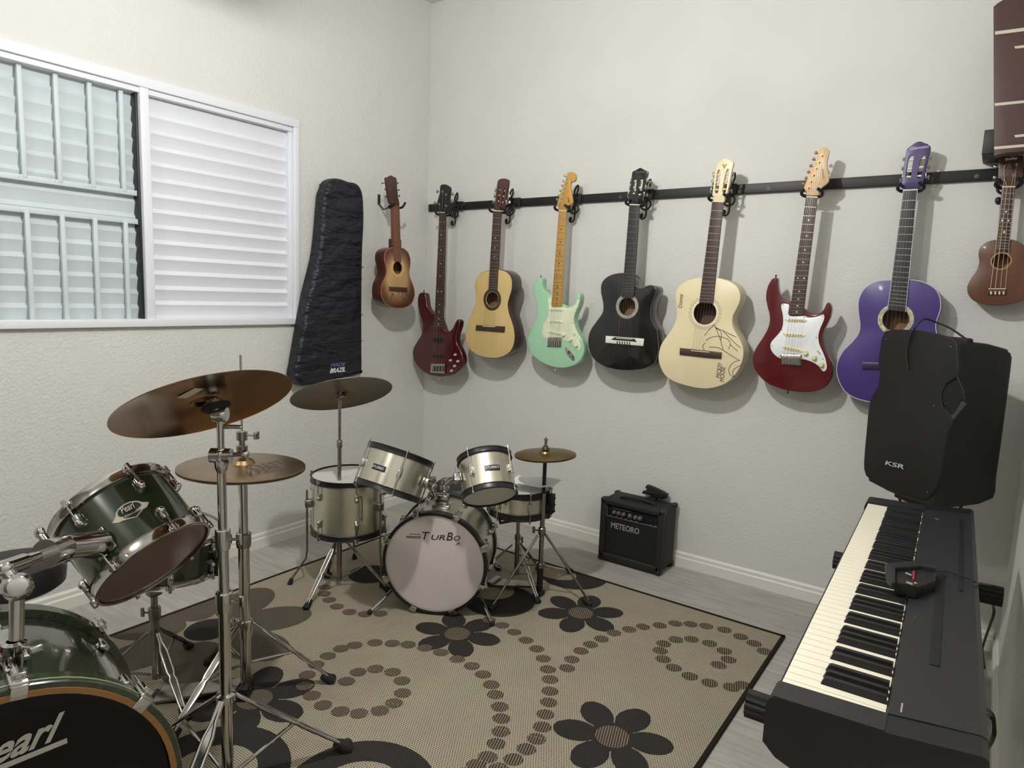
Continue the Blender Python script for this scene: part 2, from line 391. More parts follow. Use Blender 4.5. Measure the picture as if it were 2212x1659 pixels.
class Guitar:
    def __init__(s, name, label, cat, d, loc_px, group='guitars hung in a row from the wall rail'):
        s.d = d; s.T = thing(name, label, cat, ony(loc_px[0], loc_px[1], -d), group)
    def P(s, u, v, up=0.): return ony(u, v, -(s.d+up))
    def solid_body(s, px, t, m, r=.009, sm=4):
        s.body = part('body', MB().prism(plane_pts(px, s.d, sm), (0, t, 0), r, r, 4), m, s.T)
    def acoustic_body(s, px, t, top, side, hole_px, hole_r, sm=4, binding=None, inside=None):
        P = plane_pts(px, s.d, sm); c = s.P(*hole_px); s.hc = c
        loop = circle3(c, X, Z, hole_r, 40)
        mb = MB(); mb.prism(P, (0, t, 0), .0025, .006, 2, holes=[loop], side=1, back=1, hole_depth=.004)
        mb.mi = 2; mb.flat([p + V((0, t-.004, 0)) for p in P])
        s.body = part('body', mb, [top, side, inside or INSIDE], s.T)
        if binding:
            Q = [p + V((0, .001, 0)) for p in P]; part('binding', MB().poly(Q, .0021, 6, closed=True), binding, s.T)
    def rosette(s, r0, r1, m, parts=None):
        mb = MB(); c = s.hc - Y*.0004; mb.lathe(c, -Y, [(r0, 0), (r0, .0008), (r1, .0008), (r1, 0)], 48); return part('rosette', mb, m, s.T)
    def neck(s, q, mfb, mneck, nfret, scale_frets, dots=None, mdot=None, thick=.022, mfret=None, nut=True, heel=None, fb=.006, wire=.0009, nutm=None):
        """q: nut-left, nut-right, end-right, end-left in the photo"""
        a, b, c, e = [s.P(u, v, fb) for u, v in q]; s.q3 = (a, b, c, e)
        mb = MB(); mb.prism([a, b, c, e], (0, fb, 0), .001, 0, 2)
        mb.mi = 1; Lf = 1-2**(-nfret/12)
        for k in range(1, nfret+1):
            t = (1-2**(-k/12))/Lf*scale_frets
            if t > 1: break
            l, r = lerp(a, e, t), lerp(b, c, t); mb.tube(lerp(l, r, .01)-Y*.0004, lerp(l, r, .99)-Y*.0004, wire, n=6)
        mb.mi = 2
        for k, n in (dots or []):
            t = ((1-2**(-k/12)) + (1-2**(-(k-1)/12)))/2/Lf*scale_frets
            for w in ([.5] if n == 1 else [.27, .73]):
                p = lerp(lerp(a, e, t), lerp(b, c, t), w); mb.lathe(p, -Y, [(.0034, -.001), (.0034, .0004), (0, .0004)], 12)
        part('fretboard', mb, [mfb, mfret or BRASS, mdot or PEARLD], s.T)
        # rounded neck behind the fretboard
        mb = MB(); n = 7; rings = []
        for p, q2 in ((a, b), (lerp(a, e, .5), lerp(b, c, .5)), (lerp(a, e, heel or .62), lerp(b, c, heel or .62))):
            m_ = (p+q2)/2 + Y*fb; h = (q2-p)/2; rings.append([mb.bm.verts.new(m_ + h*(.98*math.cos(math.pi*k/n)) + Y*(thick*math.sin(math.pi*k/n))) for k in range(n+1)])
        for r1, r2 in zip(rings, rings[1:]):
            for k in range(n): mb.face([r1[k], r1[k+1], r2[k+1], r2[k]])
            mb.face([r1[0], r1[n], r2[n], r2[0]])
        mb.face(rings[0]); mb.face(rings[-1]); part('neck', mb, mneck, s.T)
        if nut:
            up = (a-e).normalized(); part('nut', MB().prism([a, b, b+up*.005, a+up*.005], (0, fb+.003, 0), .001, 0, 2), nutm or CREAMB, s.T)
    def head(s, px, m, t=.014, up=.003, slots=None, sm=3, side=None):
        P = plane_pts(px, s.d+up, sm)
        holes = [plane_pts(h, s.d+up, 2) for h in (slots or [])]
        mb = MB(); mb.prism(P, (0, t, 0), .0015, .0015, 2, holes=holes, side=(1 if side else None)); s.hup = up; s.ht = t
        s.hd = part('headstock', mb, [m, side] if side else m, s.T)
    def peg_side(s, posts, pegs, m=None, mp=None, r=.006):
        """tuners in line: post on the face, button beside the edge"""
        for (pu, pv), (qu, qv) in zip(posts, pegs):
            p = s.P(pu, pv, s.hup); q = ony(qu, qv, -(s.d+s.hup-s.ht*.8)); mb = MB()
            mb.tube(p+Y*.002, p-Y*.009, .0042, .0034, 12).tube(p-Y*.0001, p-Y*.002, .0065, .0065, 12)
            b = V((p.x, q.y, p.z)); mb.tube(b, q, .002, n=8)
            mb.tube(b+Y*.006, b-Y*.004, .0075, n=12)
            mb.sphere(q, r, 10, (1.0, .6, 1.15)); part('tuning_peg', mb, m or CHROME, s.T)
    def slot_tuners(s, rollers, pegs, mr=None, mp=None):
        for (pu, pv), (qu, qv) in zip(rollers, pegs):
            c = ony(pu, pv, -(s.d+s.hup-s.ht*.5)); q = ony(qu, qv, -(s.d+s.hup-s.ht*1.35)); sg = 1 if q.x > c.x else -1
            mb = MB(); mb.tube(c-X*.009, c+X*.009, .0042, n=12)
            mb.mi = 1; e = V((q.x - sg*.008, c.y, c.z)); mb.tube(c, e, .002, n=8)
            mb.box(e, (.004, .012, .022), bev=.001); mb.tube(e+Y*.004-Z*.004, V((q.x, q.y, q.z)), .002, n=8)
            mb.mi = 2; mb.sphere(q, .0075, 10, (.6, 1, 1.1)); part('tuning_peg', mb, [mr or IVORY, CHROME, mp or CHROME], s.T)
    def strings(s, tops, bots, up0=.008, up1=.008, m=None, r=.0007):
        r = r*.62 if m is None else r*.85
        n = len(tops)
        for k, (a, b) in enumerate(zip(tops, bots)):
            p, q = s.P(*a, up0), s.P(*b, up1); rr = r*(1.25 if k < n/2 else .8)
            part('string', MB().tube(p, q, rr, n=6), m or STEEL, s.T)
    def span(s, a, b, n, mg=.12): return [(a[0]+(b[0]-a[0])*(mg+(1-2*mg)*k/(n-1)), a[1]+(b[1]-a[1])*(mg+(1-2*mg)*k/(n-1))) for k in range(n)]
    def slab(s, name, px, t, m, up=0., r=.001, parent=None, sm=0):
        P = plane_pts(px, s.d+up+t, sm); return part(name, MB().prism(P, (0, t, 0), r, 0, 2), m, s.T, parent)
    def knob(s, px, r, m, h=.012, parent=None):
        c = s.P(*px); return part('control_knob', MB().lathe(c, -Y, [(0, h), (r*.7, h), (r*.85, h*.85), (r, 0)], 20), m, s.T, parent)
    def pin(s, name, px, m=None, up=-.02, dz=.0, r=.005, dirv=(0, 0, -1)):
        c = ony(px[0], px[1], -(s.d+up)); d = V(dirv); part(name, MB().tube(c-d*.012, c, r*.5, n=10).lathe(c-d*.001, d, [(0, 0), (r*.7, 0), (r, .004), (0, .006)], 12), m or CHROME, s.T)

# wall rail ------------------------------------------------------------------------------------
T = thing('wall_rail', 'long black rail screwed along the back wall above the row of guitars', 'rail', (0.02, 0, 1.79))
mb = MB(); mb.box((1.50, -.009, 1.811), (2.96, .018, .042), bev=.0025); part('rail_board', mb, BLACKM, T)
for u, v in ((1340, 426), (1002, 441), (1660, 408), (2110, 381)):
    p = ony(u, v, -.018); part('screw_cap', MB().lathe(p, -Y, [(.008, 0), (.008, .002), (0, .003)], 14), mat('grey_cap', (70, 70, 72), .5), T)

# treble clef hangers ---------------------------------------------------------------------------
CLEF = [(-.075, .90), (-.10, .94), (-.06, .985), (0, .96), (.028, .88), (.03, .62), (.012, .46), (.03, .3), (.07, .2), (.095, .1), (.085, .005),
        (.035, .07), (.0, .17), (.0, .28), (.045, .36), (.0, .42), (-.08, .5), (-.115, .6), (-.09, .7), (-.01, .755), (.08, .73), (.125, .64), (.1, .55), (.03, .53), (-.03, .57), (-.035, .64)]
def hanger(label, clef_px, hgt, nutl, nutr, d, clef=True):
    """clef_px: photo position of the clef's bottom centre; nutl/nutr: where the prongs sit either side of the nut"""
    l, r = ony(*nutl, -d), ony(*nutr, -d); mx = (l.x+r.x)/2; z = (l.z+r.z)/2
    T = thing('guitar_hanger', label, 'wall hanger', (mx, -.018, z), 'treble clef guitar hangers on the rail')
    part('back_plate', MB().box((mx, -.022, 1.811), (.06, .008, .05), bev=.002), BLACKM, T)
    mb = MB(); yb = -(d-.055) if d > .08 else -.04; w = (r.x-l.x)/2+.010
    mb.poly([(mx, -.02, 1.811), (mx, yb*.6, z-.004), (mx, yb, z-.008)], .0065, 8)
    mb.poly([(mx-w*.8, -(d+.022), z+.010), (mx-w-.004, -(d+.010), z+.002), (mx-w-.004, -d+.01, z-.006), (mx-w*.7, yb, z-.008), (mx, yb, z-.008), (mx+w*.7, yb, z-.008), (mx+w+.004, -d+.01, z-.006), (mx+w+.006, -(d+.010), z+.002), (mx+w*.75, -(d+.024), z+.012)], .0062, 8, smooth=3)
    part('yoke', mb, RUBBER, T)
    if clef:
        b = ony(*clef_px, -.034)
        pts = [(b.x + x*hgt*1.2, -.034 - (.006 if i % 2 else 0)*0, b.z + (.99-y)*hgt) for i, (x, y) in enumerate(CLEF)]
        mb = MB().poly(pts, .0046, 8, smooth=4); mb.sphere(pts[0], .0105, 12, (1, .6, 1.1))
        mb.tube((b.x+.01, -.034, 1.811), (mx, -.024, 1.811), .006, n=8)
        part('treble_clef', mb, BLACKM, T)
hanger('black clef hanger holding the red four-string bass by the corner', (981, 487), .188, NH((440, 830))[0], NH((600, 826))[0], .165)
hanger('black clef hanger holding the plain spruce-topped guitar', (1099, 483), .188, NH((1515, 770))[0], NH((1700, 768))[0], .19)
hanger('black clef hanger holding the mint green electric guitar', (1238, 480), .188, GH((50, 1020))[0], GH((215, 1000))[0], .157)
hanger('black clef hanger holding the black cutaway guitar', (1392, 473), .188, GH((1470, 900))[0], GH((1680, 890))[0], .16)
hanger('black clef hanger holding the cream guitar with sketch lines', (1571, 466), .188, CH((190, 960))[0], CH((440, 940))[0], .166)
hanger('black hanger holding the dark red electric with white pickguard', (1775, 452), .12, RH((420, 1050))[0], RH((640, 1050))[0], .133, False)
hanger('black hanger holding the purple classical guitar', (1995, 420), .12, PH((180, 1060))[0], PH((510, 1050))[0], .10, False)
hanger('black clef hanger holding the small brown ukulele', (2165, 440), .15, A7((1030, 320))[0], A7((1120, 318))[0], .10)

# 1 bass -----------------------------------------------------------------------------------------
DKRED = mat('dark_red_gloss', (68, 6, 14), .22, coat=.6); BASSD = mat('black_bass_pickup', (22, 14, 16), .4)
g = Guitar('bass_guitar', 'dark red four-string bass with black headstock, nearest the room corner', 'bass guitar', .165, (948, 815))
g.solid_body(B3((190, 187), (224, 205), (238, 280), (252, 370), (290, 430), (340, 462), (400, 480), (475, 668), (500, 690), (535, 684), (575, 642), (605, 578), (625, 542), (648, 532), (668, 555), (668, 605), (645, 685), (625, 765), (635, 840), (668, 905), (697, 970), (714, 1040), (709, 1100), (683, 1155), (640, 1200), (580, 1240), (500, 1260), (400, 1266), (290, 1248), (200, 1205), (130, 1140), (80, 1060), (62, 980), (72, 900), (110, 830), (160, 750), (185, 690), (192, 630), (180, 560), (155, 470), (130, 370), (125, 280), (140, 215), (165, 190)), .042, DKRED)
q = [A3((238, 345))[0], A3((283, 345))[0], B3((455, 660))[0], B3((340, 660))[0]]
g.neck(q, ROSE, MAHOG, 21, .97, [(3, 1), (5, 1), (7, 1), (9, 1), (12, 2), (15, 1), (17, 1), (19, 1), (21, 1)], thick=.02, heel=.8)
g.head(NH((440, 835), (420, 700), (400, 650), (430, 540), (460, 420), (465, 300), (500, 265), (560, 260), (620, 285), (665, 330), (665, 400), (650, 540), (655, 680), (650, 790), (580, 850), (500, 860)), BLACK, sm=2)
g.peg_side(NH((525, 410), (595, 465), (460, 655), (595, 690)), NH((410, 400), (720, 455), (360, 632), (720, 600)), r=.009)
g.slab('bridge', B3((302, 1098), (480, 1103), (475, 1225), (292, 1216)), .008, CHROME)
for k in range(4): g.slab('saddle', B3((322+36*k, 1130), (348+36*k, 1131), (345+36*k, 1200), (318+36*k, 1199)), .007, CHROMED, up=.008)
g.slab('pickup', B3((330, 770), (452, 774), (448, 832), (326, 828)), .004, BASSD); g.slab('pickup', B3((322, 985), (452, 990), (448, 1030), (318, 1026)), .004, BASSD)
for p in B3((618, 985), (557, 1058), (652, 1070), (610, 1130), (570, 1190)): g.knob(p, .0078, mat('pale_silver_knob', (222, 208, 200), .35, .35))
g.strings(g.span(A3((238, 345))[0], A3((283, 345))[0], 4), B3((322, 1150), (358, 1150), (400, 1150), (440, 1150)), .0085, .013, r=.0011)
g.strings(NH((460, 655), (525, 410), (595, 465), (595, 690)), NH((462, 835), (497, 835), (530, 835), (562, 835)), .008, .0085, r=.0010)
g.pin('strap_pin', B3((402, 1296))[0]); g.pin('strap_pin', B3((212, 168))[0], BLACK, dirv=(0, 0, 1))
text('ibanez', g.T, g.hd, 'maker_mark', g.P(*NH((492, 352))[0], .003), X, Z, .010, .034, mat('grey_print', (120, 118, 116), .5)) if False else None

# 2 natural classical ------------------------------------------------------------------------------
SPRUCE = mat('spruce_top', (206, 178, 118), .35, noise=.05, nscale=60, stretch=(1, 1, .05), coat=.3)
ROSESIDE = mat('dark_brown_sides', (62, 48, 42), .3, noise=.2, nscale=14, coat=.3)
g = Guitar('classical_guitar', 'plain pale spruce-topped guitar with dark brown sides, right of the bass', 'guitar', .19, (1068, 775))
g.acoustic_body(A3((520, 830), (550, 795), (600, 775), (650, 768), (700, 770), (740, 785), (770, 815), (783, 860), (780, 920), (762, 980), (752, 1030), (760, 1090), (780, 1150), (797, 1210), (803, 1270), (795, 1330), (770, 1380), (730, 1410), (680, 1428), (620, 1430), (560, 1420), (500, 1395), (460, 1355), (438, 1300), (435, 1240), (450, 1170), (475, 1110), (500, 1050), (512, 1000), (510, 940), (505, 880)), .092, SPRUCE, ROSESIDE, A3((634, 992))[0], .041)
g.rosette(.043, .060, ROSESIDE)
q = A3((640, 332), (697, 335), (668, 928), (604, 926))
g.neck(q, ROSE, MAHOG, 19, .97, [(5, 1), (7, 1), (9, 1)], heel=.72)
g.head(NH((1535, 765), (1555, 640), (1580, 400), (1605, 240), (1620, 180), (1680, 148), (1750, 142), (1800, 160), (1815, 200), (1800, 330), (1770, 520), (1740, 640), (1720, 700), (1700, 768)), MAHOG, t=.02, sm=2,
       slots=[NH((1640, 330), (1668, 335), (1645, 560), (1625, 690), (1600, 690), (1612, 540)), NH((1740, 340), (1765, 345), (1730, 560), (1705, 690), (1680, 685), (1700, 540))])
g.slot_tuners(NH((1650, 370), (1632, 480), (1618, 600), (1748, 390), (1728, 500), (1702, 620)), NH((1580, 345), (1565, 465), (1545, 600), (1850, 370), (1845, 490), (1850, 615)), mp=WHITE)
br = g.slab('bridge', A3((512, 1183), (725, 1194), (721, 1238), (509, 1222)), .007, ROSE)
g.slab('saddle', A3((563, 1188), (655, 1193), (655, 1199), (563, 1194)), .004, CREAMB, up=.007, parent=br)
g.strings(g.span(*A3((640, 332), (697, 335)), 6), g.span(*A3((570, 1192), (655, 1196)), 6, .05), .0085, .011, r=.0006)

# 3 mint electric -----------------------------------------------------------------------------------
MINT = mat('mint_green_gloss', (158, 204, 166), .25, coat=.6); PGC = mat('cream_pickguard', (222, 226, 196), .4)
def strat(name, label, d, body, t, mb_, guard, gm, pick, pm, knobs, kr, kp, km, bridge, saddle_n, bm_, guard_screws, switch):
    g = Guitar(name, label, 'electric guitar', d, bridge[0]); g.solid_body(body, t, mb_, .0055)
    pg = g.slab('pickguard', guard, .0025, gm, sm=3)
    for a, b, h in pick:
        au, av = a; bu, bv = b; dx, dy = bu-au, bv-av; L = math.hypot(dx, dy); nx, ny = -dy/L*h, dx/L*h; ex, ey = dx/L*h*.9, dy/L*h*.9
        pts = [(au, av), (bu, bv), (bu+ex+nx*.5, bv+ey+ny*.5), (bu+nx, bv+ny), (au+nx, av+ny), (au-ex+nx*.5, av-ey+ny*.5)]
        pk = g.slab('pickup', pts, .004, pm, up=.0025, r=.0015, parent=pg)
        for k in range(6):
            f = .1+.8*k/5; c = g.P(au+dx*f+nx*.5, av+dy*f+ny*.5, .0065); part('pole_piece', MB().lathe(c, -Y, [(.0022, 0), (.0022, .001), (0, .001)], 10), CHROMED, g.T, pg)
    for p in knobs:
        c = g.P(*p, .0025); part('control_knob', MB().lathe(c, -Y, [(0, .014), (kr*.72, .014), (kr*.86, .012), (kr*.9, .004), (kr*1.15, 0)], 22), km, g.T, pg)
    for p in guard_screws:
        c = g.P(*p, .0025); part('screw', MB().lathe(c, -Y, [(.0023, 0), (.0018, .001), (0, .0012)], 10), CHROMED, g.T, pg)
    a, b = switch; part('selector_switch', MB().tube(g.P(*a, .003), g.P(*b, .003), .0012, n=6).tube(g.P(*b, .002), g.P(*b, .016), .0012, n=8).sphere(g.P(*b, .017), .0042, 10), [km], g.T, pg)
    br = g.slab('bridge', bridge, .007, bm_)
    (u0, v0), (u1, v1), (u2, v2), (u3, v3) = bridge
    for k in range(6):
        f0, f1 = .08+.84*k/6, .08+.84*(k+.78)/6
        g.slab('saddle', [(u0+(u1-u0)*f0+(u3-u0)*.35, v0+(v1-v0)*f0+(v3-v0)*.35), (u0+(u1-u0)*f1+(u3-u0)*.35, v0+(v1-v0)*f1+(v3-v0)*.35), (u3+(u2-u3)*f1, v3+(v2-v3)*f1-1.5), (u3+(u2-u3)*f0, v3+(v2-v3)*f0-1.5)], .005, CHROME, up=.007, parent=br)
    return g, pg
S6 = lambda a, b: (a, b, 6.2)
g, pg = strat('electric_guitar', 'mint green double-cutaway electric guitar with cream pickguard and maple neck', .157,
  B4((200, 118), (236, 122), (247, 150), (243, 200), (250, 250), (270, 290), (320, 325), (372, 350), (430, 420), (505, 462), (540, 488), (600, 488), (645, 458), (672, 400), (683, 345), (697, 316), (718, 318), (730, 350), (728, 410), (707, 490), (675, 560), (655, 625), (655, 690), (675, 765), (710, 840), (750, 910), (775, 985), (778, 1060), (758, 1130), (718, 1190), (650, 1240), (560, 1268), (470, 1274), (380, 1260), (290, 1230), (200, 1180), (130, 1120), (80, 1050), (55, 960), (60, 890), (90, 810), (130, 730), (165, 650), (180, 560), (170, 470), (145, 380), (130, 290), (130, 210), (160, 145)), .045, MINT,
  B4((315, 374), (362, 386), (364, 490), (500, 492), (560, 507), (620, 497), (668, 462), (695, 390), (708, 350), (714, 430), (690, 510), (655, 590), (648, 660), (660, 740), (690, 820), (715, 900), (733, 980), (733, 1030), (710, 1048), (685, 1033), (650, 990), (600, 950), (540, 930), (495, 915), (488, 885), (318, 885), (310, 905), (270, 890), (245, 840), (240, 780), (260, 720), (295, 660), (318, 590), (325, 500)), PGC,
  [(B4((355, 512))[0], B4((492, 516))[0], 5.2), (B4((345, 660))[0], B4((482, 668))[0], 5.2), (B4((335, 790))[0], B4((470, 822))[0], 5.2)], PGC,
  B4((522, 848), (615, 908), (688, 984)), .0095, 0, PGC, B4((315, 885), (482, 885), (480, 1005), (308, 1000)), 6, CHROMED,
  B4((318, 383), (316, 605), (250, 763), (292, 893), (503, 905), (690, 885), (635, 695), (682, 513), (708, 383), (510, 525)), B4((602, 752), (650, 832)))
g.neck([A4((272, 372))[0], A4((326, 376))[0], B4((492, 490))[0], B4((362, 485))[0]], MAPLE, MAPLE, 21, .985, [(3, 1), (5, 1), (7, 1), (9, 1), (12, 2), (15, 1), (17, 1), (19, 1), (21, 1)], BLKDOT, heel=.84, mfret=mat('fret_dark_brass', (150, 110, 60), .35, .8))  # darker brass fret wire on the maple neck
g.head(GH((60, 1060), (62, 1010), (30, 940), (60, 820), (130, 620), (200, 440), (240, 310), (280, 292), (340, 292), (390, 330), (405, 390), (395, 450), (360, 482), (318, 492), (298, 530), (298, 640), (318, 760), (335, 870), (318, 925), (250, 965), (215, 1000), (207, 1060)), MAPLE, sm=3)
g.peg_side(GH((240, 415), (212, 510), (182, 610), (148, 705), (115, 812), (83, 910)), GH((188, 365), (155, 470), (130, 560), (95, 660), (62, 760), (30, 835)))
text('Tagima', g.T, g.hd, 'maker_script', g.P(*GH((292, 905))[0], .003), (g.P(*GH((238, 640))[0])-g.P(*GH((292, 905))[0])), -X, .011, .030, BLKDOT, shear=.2)
g.strings(GH((240, 415), (212, 510), (182, 610), (148, 705), (115, 812), (83, 910))[::-1], g.span(*GH((62, 1066), (207, 1066)), 6), .01, .0085, r=.0005)
g.strings(g.span(*GH((62, 1066), (207, 1066)), 6), B4((335, 900), (360, 900), (385, 900), (412, 900), (437, 900), (460, 900)), .0085, .012, r=.0006)
jp = g.slab('jack_plate', catmull(B4((532, 1020), (560, 1008), (620, 1075), (655, 1140), (650, 1178), (620, 1172), (560, 1100)), 3), .003, CHROME)
part('jack_socket', MB().lathe(g.P(*B4((588, 1072))[0], .003), -Y, [(.003, -.002), (.006, -.002), (.0075, .001), (.006, .002), (.003, .001)], 16), BLACKM, g.T, jp)
g.pin('strap_pin', B4((412, 1294))[0]); g.pin('strap_pin', B4((228, 100))[0], mat('dark_green_pin', (60, 90, 70), .4), dirv=(0, 0, 1))

# 4 black cutaway -----------------------------------------------------------------------------------
BLKG = mat('black_gloss_lacquer', (16, 16, 18), .2, coat=.4); SPECK = mat('speckled_grey_rosette', (150, 148, 142), .5, noise=.45, nscale=220)
g = Guitar('cutaway_guitar', 'black cutaway acoustic guitar with speckled grey rosette and white bridge', 'guitar', .16, (1350, 798))
g.acoustic_body(BK((600, 72), (520, 76), (420, 100), (340, 145), (290, 200), (268, 270), (268, 360), (282, 430), (300, 520), (302, 590), (290, 660), (240, 740), (180, 820), (125, 900), (90, 980), (75, 1080), (80, 1180), (110, 1270), (160, 1350), (240, 1420), (340, 1470), (450, 1500), (570, 1518), (700, 1522), (830, 1512), (940, 1485), (1040, 1435), (1085, 1370), (1110, 1290), (1122, 1200), (1120, 1110), (1112, 1010), (1100, 920), (1055, 850), (1020, 770), (1005, 680), (1012, 580), (1040, 480), (1075, 390), (1088, 330), (1075, 285), (1040, 258), (990, 252), (930, 272), (880, 295), (830, 292), (790, 272), (765, 235), (740, 150), (680, 80)), .088, BLKG, BLKG, BK((655, 565))[0], .041, sm=3, binding=mat('grey_binding', (88, 88, 88), .4))
g.rosette(.043, .059, SPECK)
q = [A4((810, 328))[0], A4((886, 331))[0], BK((750, 438))[0], BK((574, 430))[0]]
g.neck(q, EBONY, BLACK, 19, .93, heel=.62, mfret=mat('dull_fret', (150, 150, 150), .4, .8))
g.head(GH((1475, 930), (1455, 880), (1475, 740), (1490, 600), (1510, 440), (1530, 290), (1600, 255), (1685, 205), (1765, 250), (1815, 268), (1832, 290), (1825, 340), (1800, 430), (1765, 600), (1740, 740), (1720, 850), (1690, 895), (1680, 935)), BLKG, t=.018, sm=2,
       slots=[GH((1575, 420), (1610, 425), (1612, 500), (1590, 720), (1560, 740), (1535, 730), (1545, 540)), GH((1700, 425), (1740, 430), (1740, 500), (1710, 720), (1690, 765), (1645, 760), (1660, 560))])
g.slot_tuners(GH((1580, 475), (1562, 600), (1548, 720), (1715, 462), (1692, 605), (1668, 742)), GH((1495, 455), (1480, 600), (1450, 780), (1880, 490), (1855, 610), (1825, 750)))
text('Michael', g.T, g.hd, 'maker_script', g.P(*GH((1570, 322))[0], .003), X, Z, .010, .058, mat('faint_silver_print', (105, 105, 105), .5), shear=.3)
br = g.slab('bridge', BK((335, 1005), (905, 1048), (892, 1158), (330, 1108)), .006, mat('white_bridge', (226, 222, 208), .4))
g.slab('bridge_inlay', BK((412, 1060), (470, 1025), (760, 1048), (800, 1098), (740, 1090), (480, 1068)), .0012, BLACK, up=.006, parent=br, r=0)
g.slab('saddle', BK((485, 1036), (735, 1052), (735, 1062), (485, 1046)), .004, CREAMB, up=.006, parent=br)
for k in range(6): g.slab('tie_slot', BK((500+37*k, 1082+3*k), (514+37*k, 1083+3*k), (512+37*k, 1130+3*k), (498+37*k, 1129+3*k)), .0012, BLACK, up=.006, parent=br, r=0)
g.strings(g.span(*[A4((810, 328))[0], A4((886, 331))[0]], 6), BK((520, 1040), (560, 1042), (595, 1045), (630, 1047), (670, 1050), (705, 1052)), .0085, .011, r=.0006)

# 5 cream guitar with pencil drawing -----------------------------------------------------------------
CREAM = mat('cream_painted_top', (226, 212, 172), .4, noise=.02, nscale=20); CRS = mat('cream_sides', (206, 196, 168), .4)
PENCIL = mat('pencil_line', (62, 58, 54), .7)
g = Guitar('painted_guitar', 'cream guitar with pencil sketch lines and handwriting on its top', 'guitar', .166, (1530, 838))
g.acoustic_body(A5((355, 858), (290, 868), (230, 893), (195, 930), (180, 975), (185, 1030), (190, 1090), (180, 1150), (150, 1210), (110, 1265), (80, 1320), (68, 1390), (80, 1450), (115, 1510), (175, 1550), (250, 1575), (330, 1592), (400, 1595), (470, 1580), (530, 1550), (580, 1500), (615, 1440), (632, 1380), (630, 1320), (605, 1260), (575, 1210), (560, 1160), (565, 1110), (590, 1060), (610, 1010), (610, 960), (590, 920), (550, 890), (500, 870), (450, 860), (400, 857)), .09, CREAM, CRS, C4((596, 405))[0], .052, inside=mat('dark_wood_interior', (96, 72, 58), .7))  # darker wood inside this body
g.rosette(.0535, .0585, mat('pale_ring', (240, 232, 205), .4))
mb = MB(); c = g.hc - Y*.0003
for k in range(26):
    a = 2*math.pi*k/26
    if abs(math.atan2(math.sin(a-math.pi/2), math.cos(a-math.pi/2))) < .5: continue
    p = c + X*(.069*math.cos(a)) + Z*(.069*math.sin(a)); mb.poly([p + X*(.0055*math.cos(b)) + Z*(.0055*math.sin(b)) for b in [2*math.pi*j/8 for j in range(8)]], .0009, 5, closed=True)
part('lace_ring', mb, mat('grey_lace_print', (150, 145, 128), .6), g.T)
q = [A5((425, 357))[0], A5((500, 360))[0], C4((722, 258))[0], C4((505, 245))[0]]
g.neck(q, ROSE, CRS, 19, .985, heel=.62, nutm=CREAM, wire=.0012)
g.head(CH((205, 1030), (215, 930), (180, 890), (200, 740), (225, 480), (255, 330), (290, 215), (360, 170), (400, 130), (470, 122), (530, 140), (570, 165), (610, 185), (625, 250), (600, 330), (560, 560), (520, 760), (490, 850), (440, 890), (430, 1030)), CREAM, t=.018, sm=2,
       slots=[CH((300, 365), (340, 360), (362, 385), (350, 520), (310, 800), (290, 850), (240, 845), (235, 790), (265, 540)), CH((490, 350), (525, 345), (540, 370), (520, 520), (480, 760), (450, 850), (400, 845), (395, 770), (440, 500))])
g.slot_tuners(CH((315, 470), (290, 630), (268, 780), (490, 448), (460, 607), (430, 770)), CH((208, 440), (185, 600), (150, 815), (625, 440), (600, 590), (590, 810)), mr=CREAM)
mb = MB(); vv = CH((390, 235), (425, 240), (432, 280), (465, 240), (500, 235), (425, 345)); mb.flat(plane_pts(vv, g.d+.0036)); part('arrow_mark', mb, mat('tan_print', (150, 138, 105), .6), g.T, g.hd)
br = g.slab('bridge', C4((205, 950), (380, 968), (680, 1000), (853, 1020), (848, 1118), (640, 1105), (380, 1075), (200, 1055)), .007, ROSE)
g.slab('saddle', C4((382, 985), (665, 1012), (665, 1024), (382, 998)), .004, CREAMB, up=.007, parent=br)
g.strings(g.span(*[A5((425, 357))[0], A5((500, 360))[0]], 6), C4((400, 992), (452, 996), (500, 1001), (548, 1005), (600, 1010), (650, 1015)), .0085, .011, r=.0005)
mb = MB()   # loose pencil strokes
for px in ([(590, 760), (640, 690), (700, 630), (742, 590), (765, 640), (800, 720), (840, 830), (880, 985)],
           [(742, 590), (780, 640), (880, 680), (980, 730), (1090, 780)], [(880, 690), (960, 770), (1050, 860), (1150, 945)],
           [(610, 835), (680, 790), (780, 768), (880, 785), (960, 820), (992, 890), (965, 965)],
           [(660, 940), (780, 940), (880, 985), (980, 1050), (1120, 1135)], [(1150, 1140), (1050, 1170), (985, 1240), (968, 1310), (1000, 1380), (1070, 1405)],
           [(1180, 1210), (1110, 1240), (1045, 1290), (1030, 1350), (1060, 1400)], [(1000, 900), (1050, 950), (1110, 1000)], [(765, 640), (840, 690), (855, 760), (840, 830)],
           [(600, 870), (560, 930), (590, 985)]):
    P = catmull(C4(*px), 4, False); mb.poly([ony(u, v, -(g.d+.0004)) for u, v in P], .0012, 5)
part('pencil_sketch', mb, PENCIL, g.T, g.body)
def vtext(s, a, b, h, **k):
    o, e = g.P(*a), g.P(*b); xd = e-o; yd = xd.cross(Y).normalized(); yd = -yd if yd.x > 0 else yd
    text(s, g.T, g.body, 'lettering', o, xd, yd, h, xd.length, PENCIL, **k)
vtext('Disney', C4((258, 330))[0], C4((275, 105))[0], .024, shear=.15)
vtext('MICKEY', C4((832, 1418))[0], C4((868, 1180))[0], .019, shear=.15); vtext('MOUSE', C4((892, 1478))[0], C4((918, 1245))[0], .019, shear=.15)

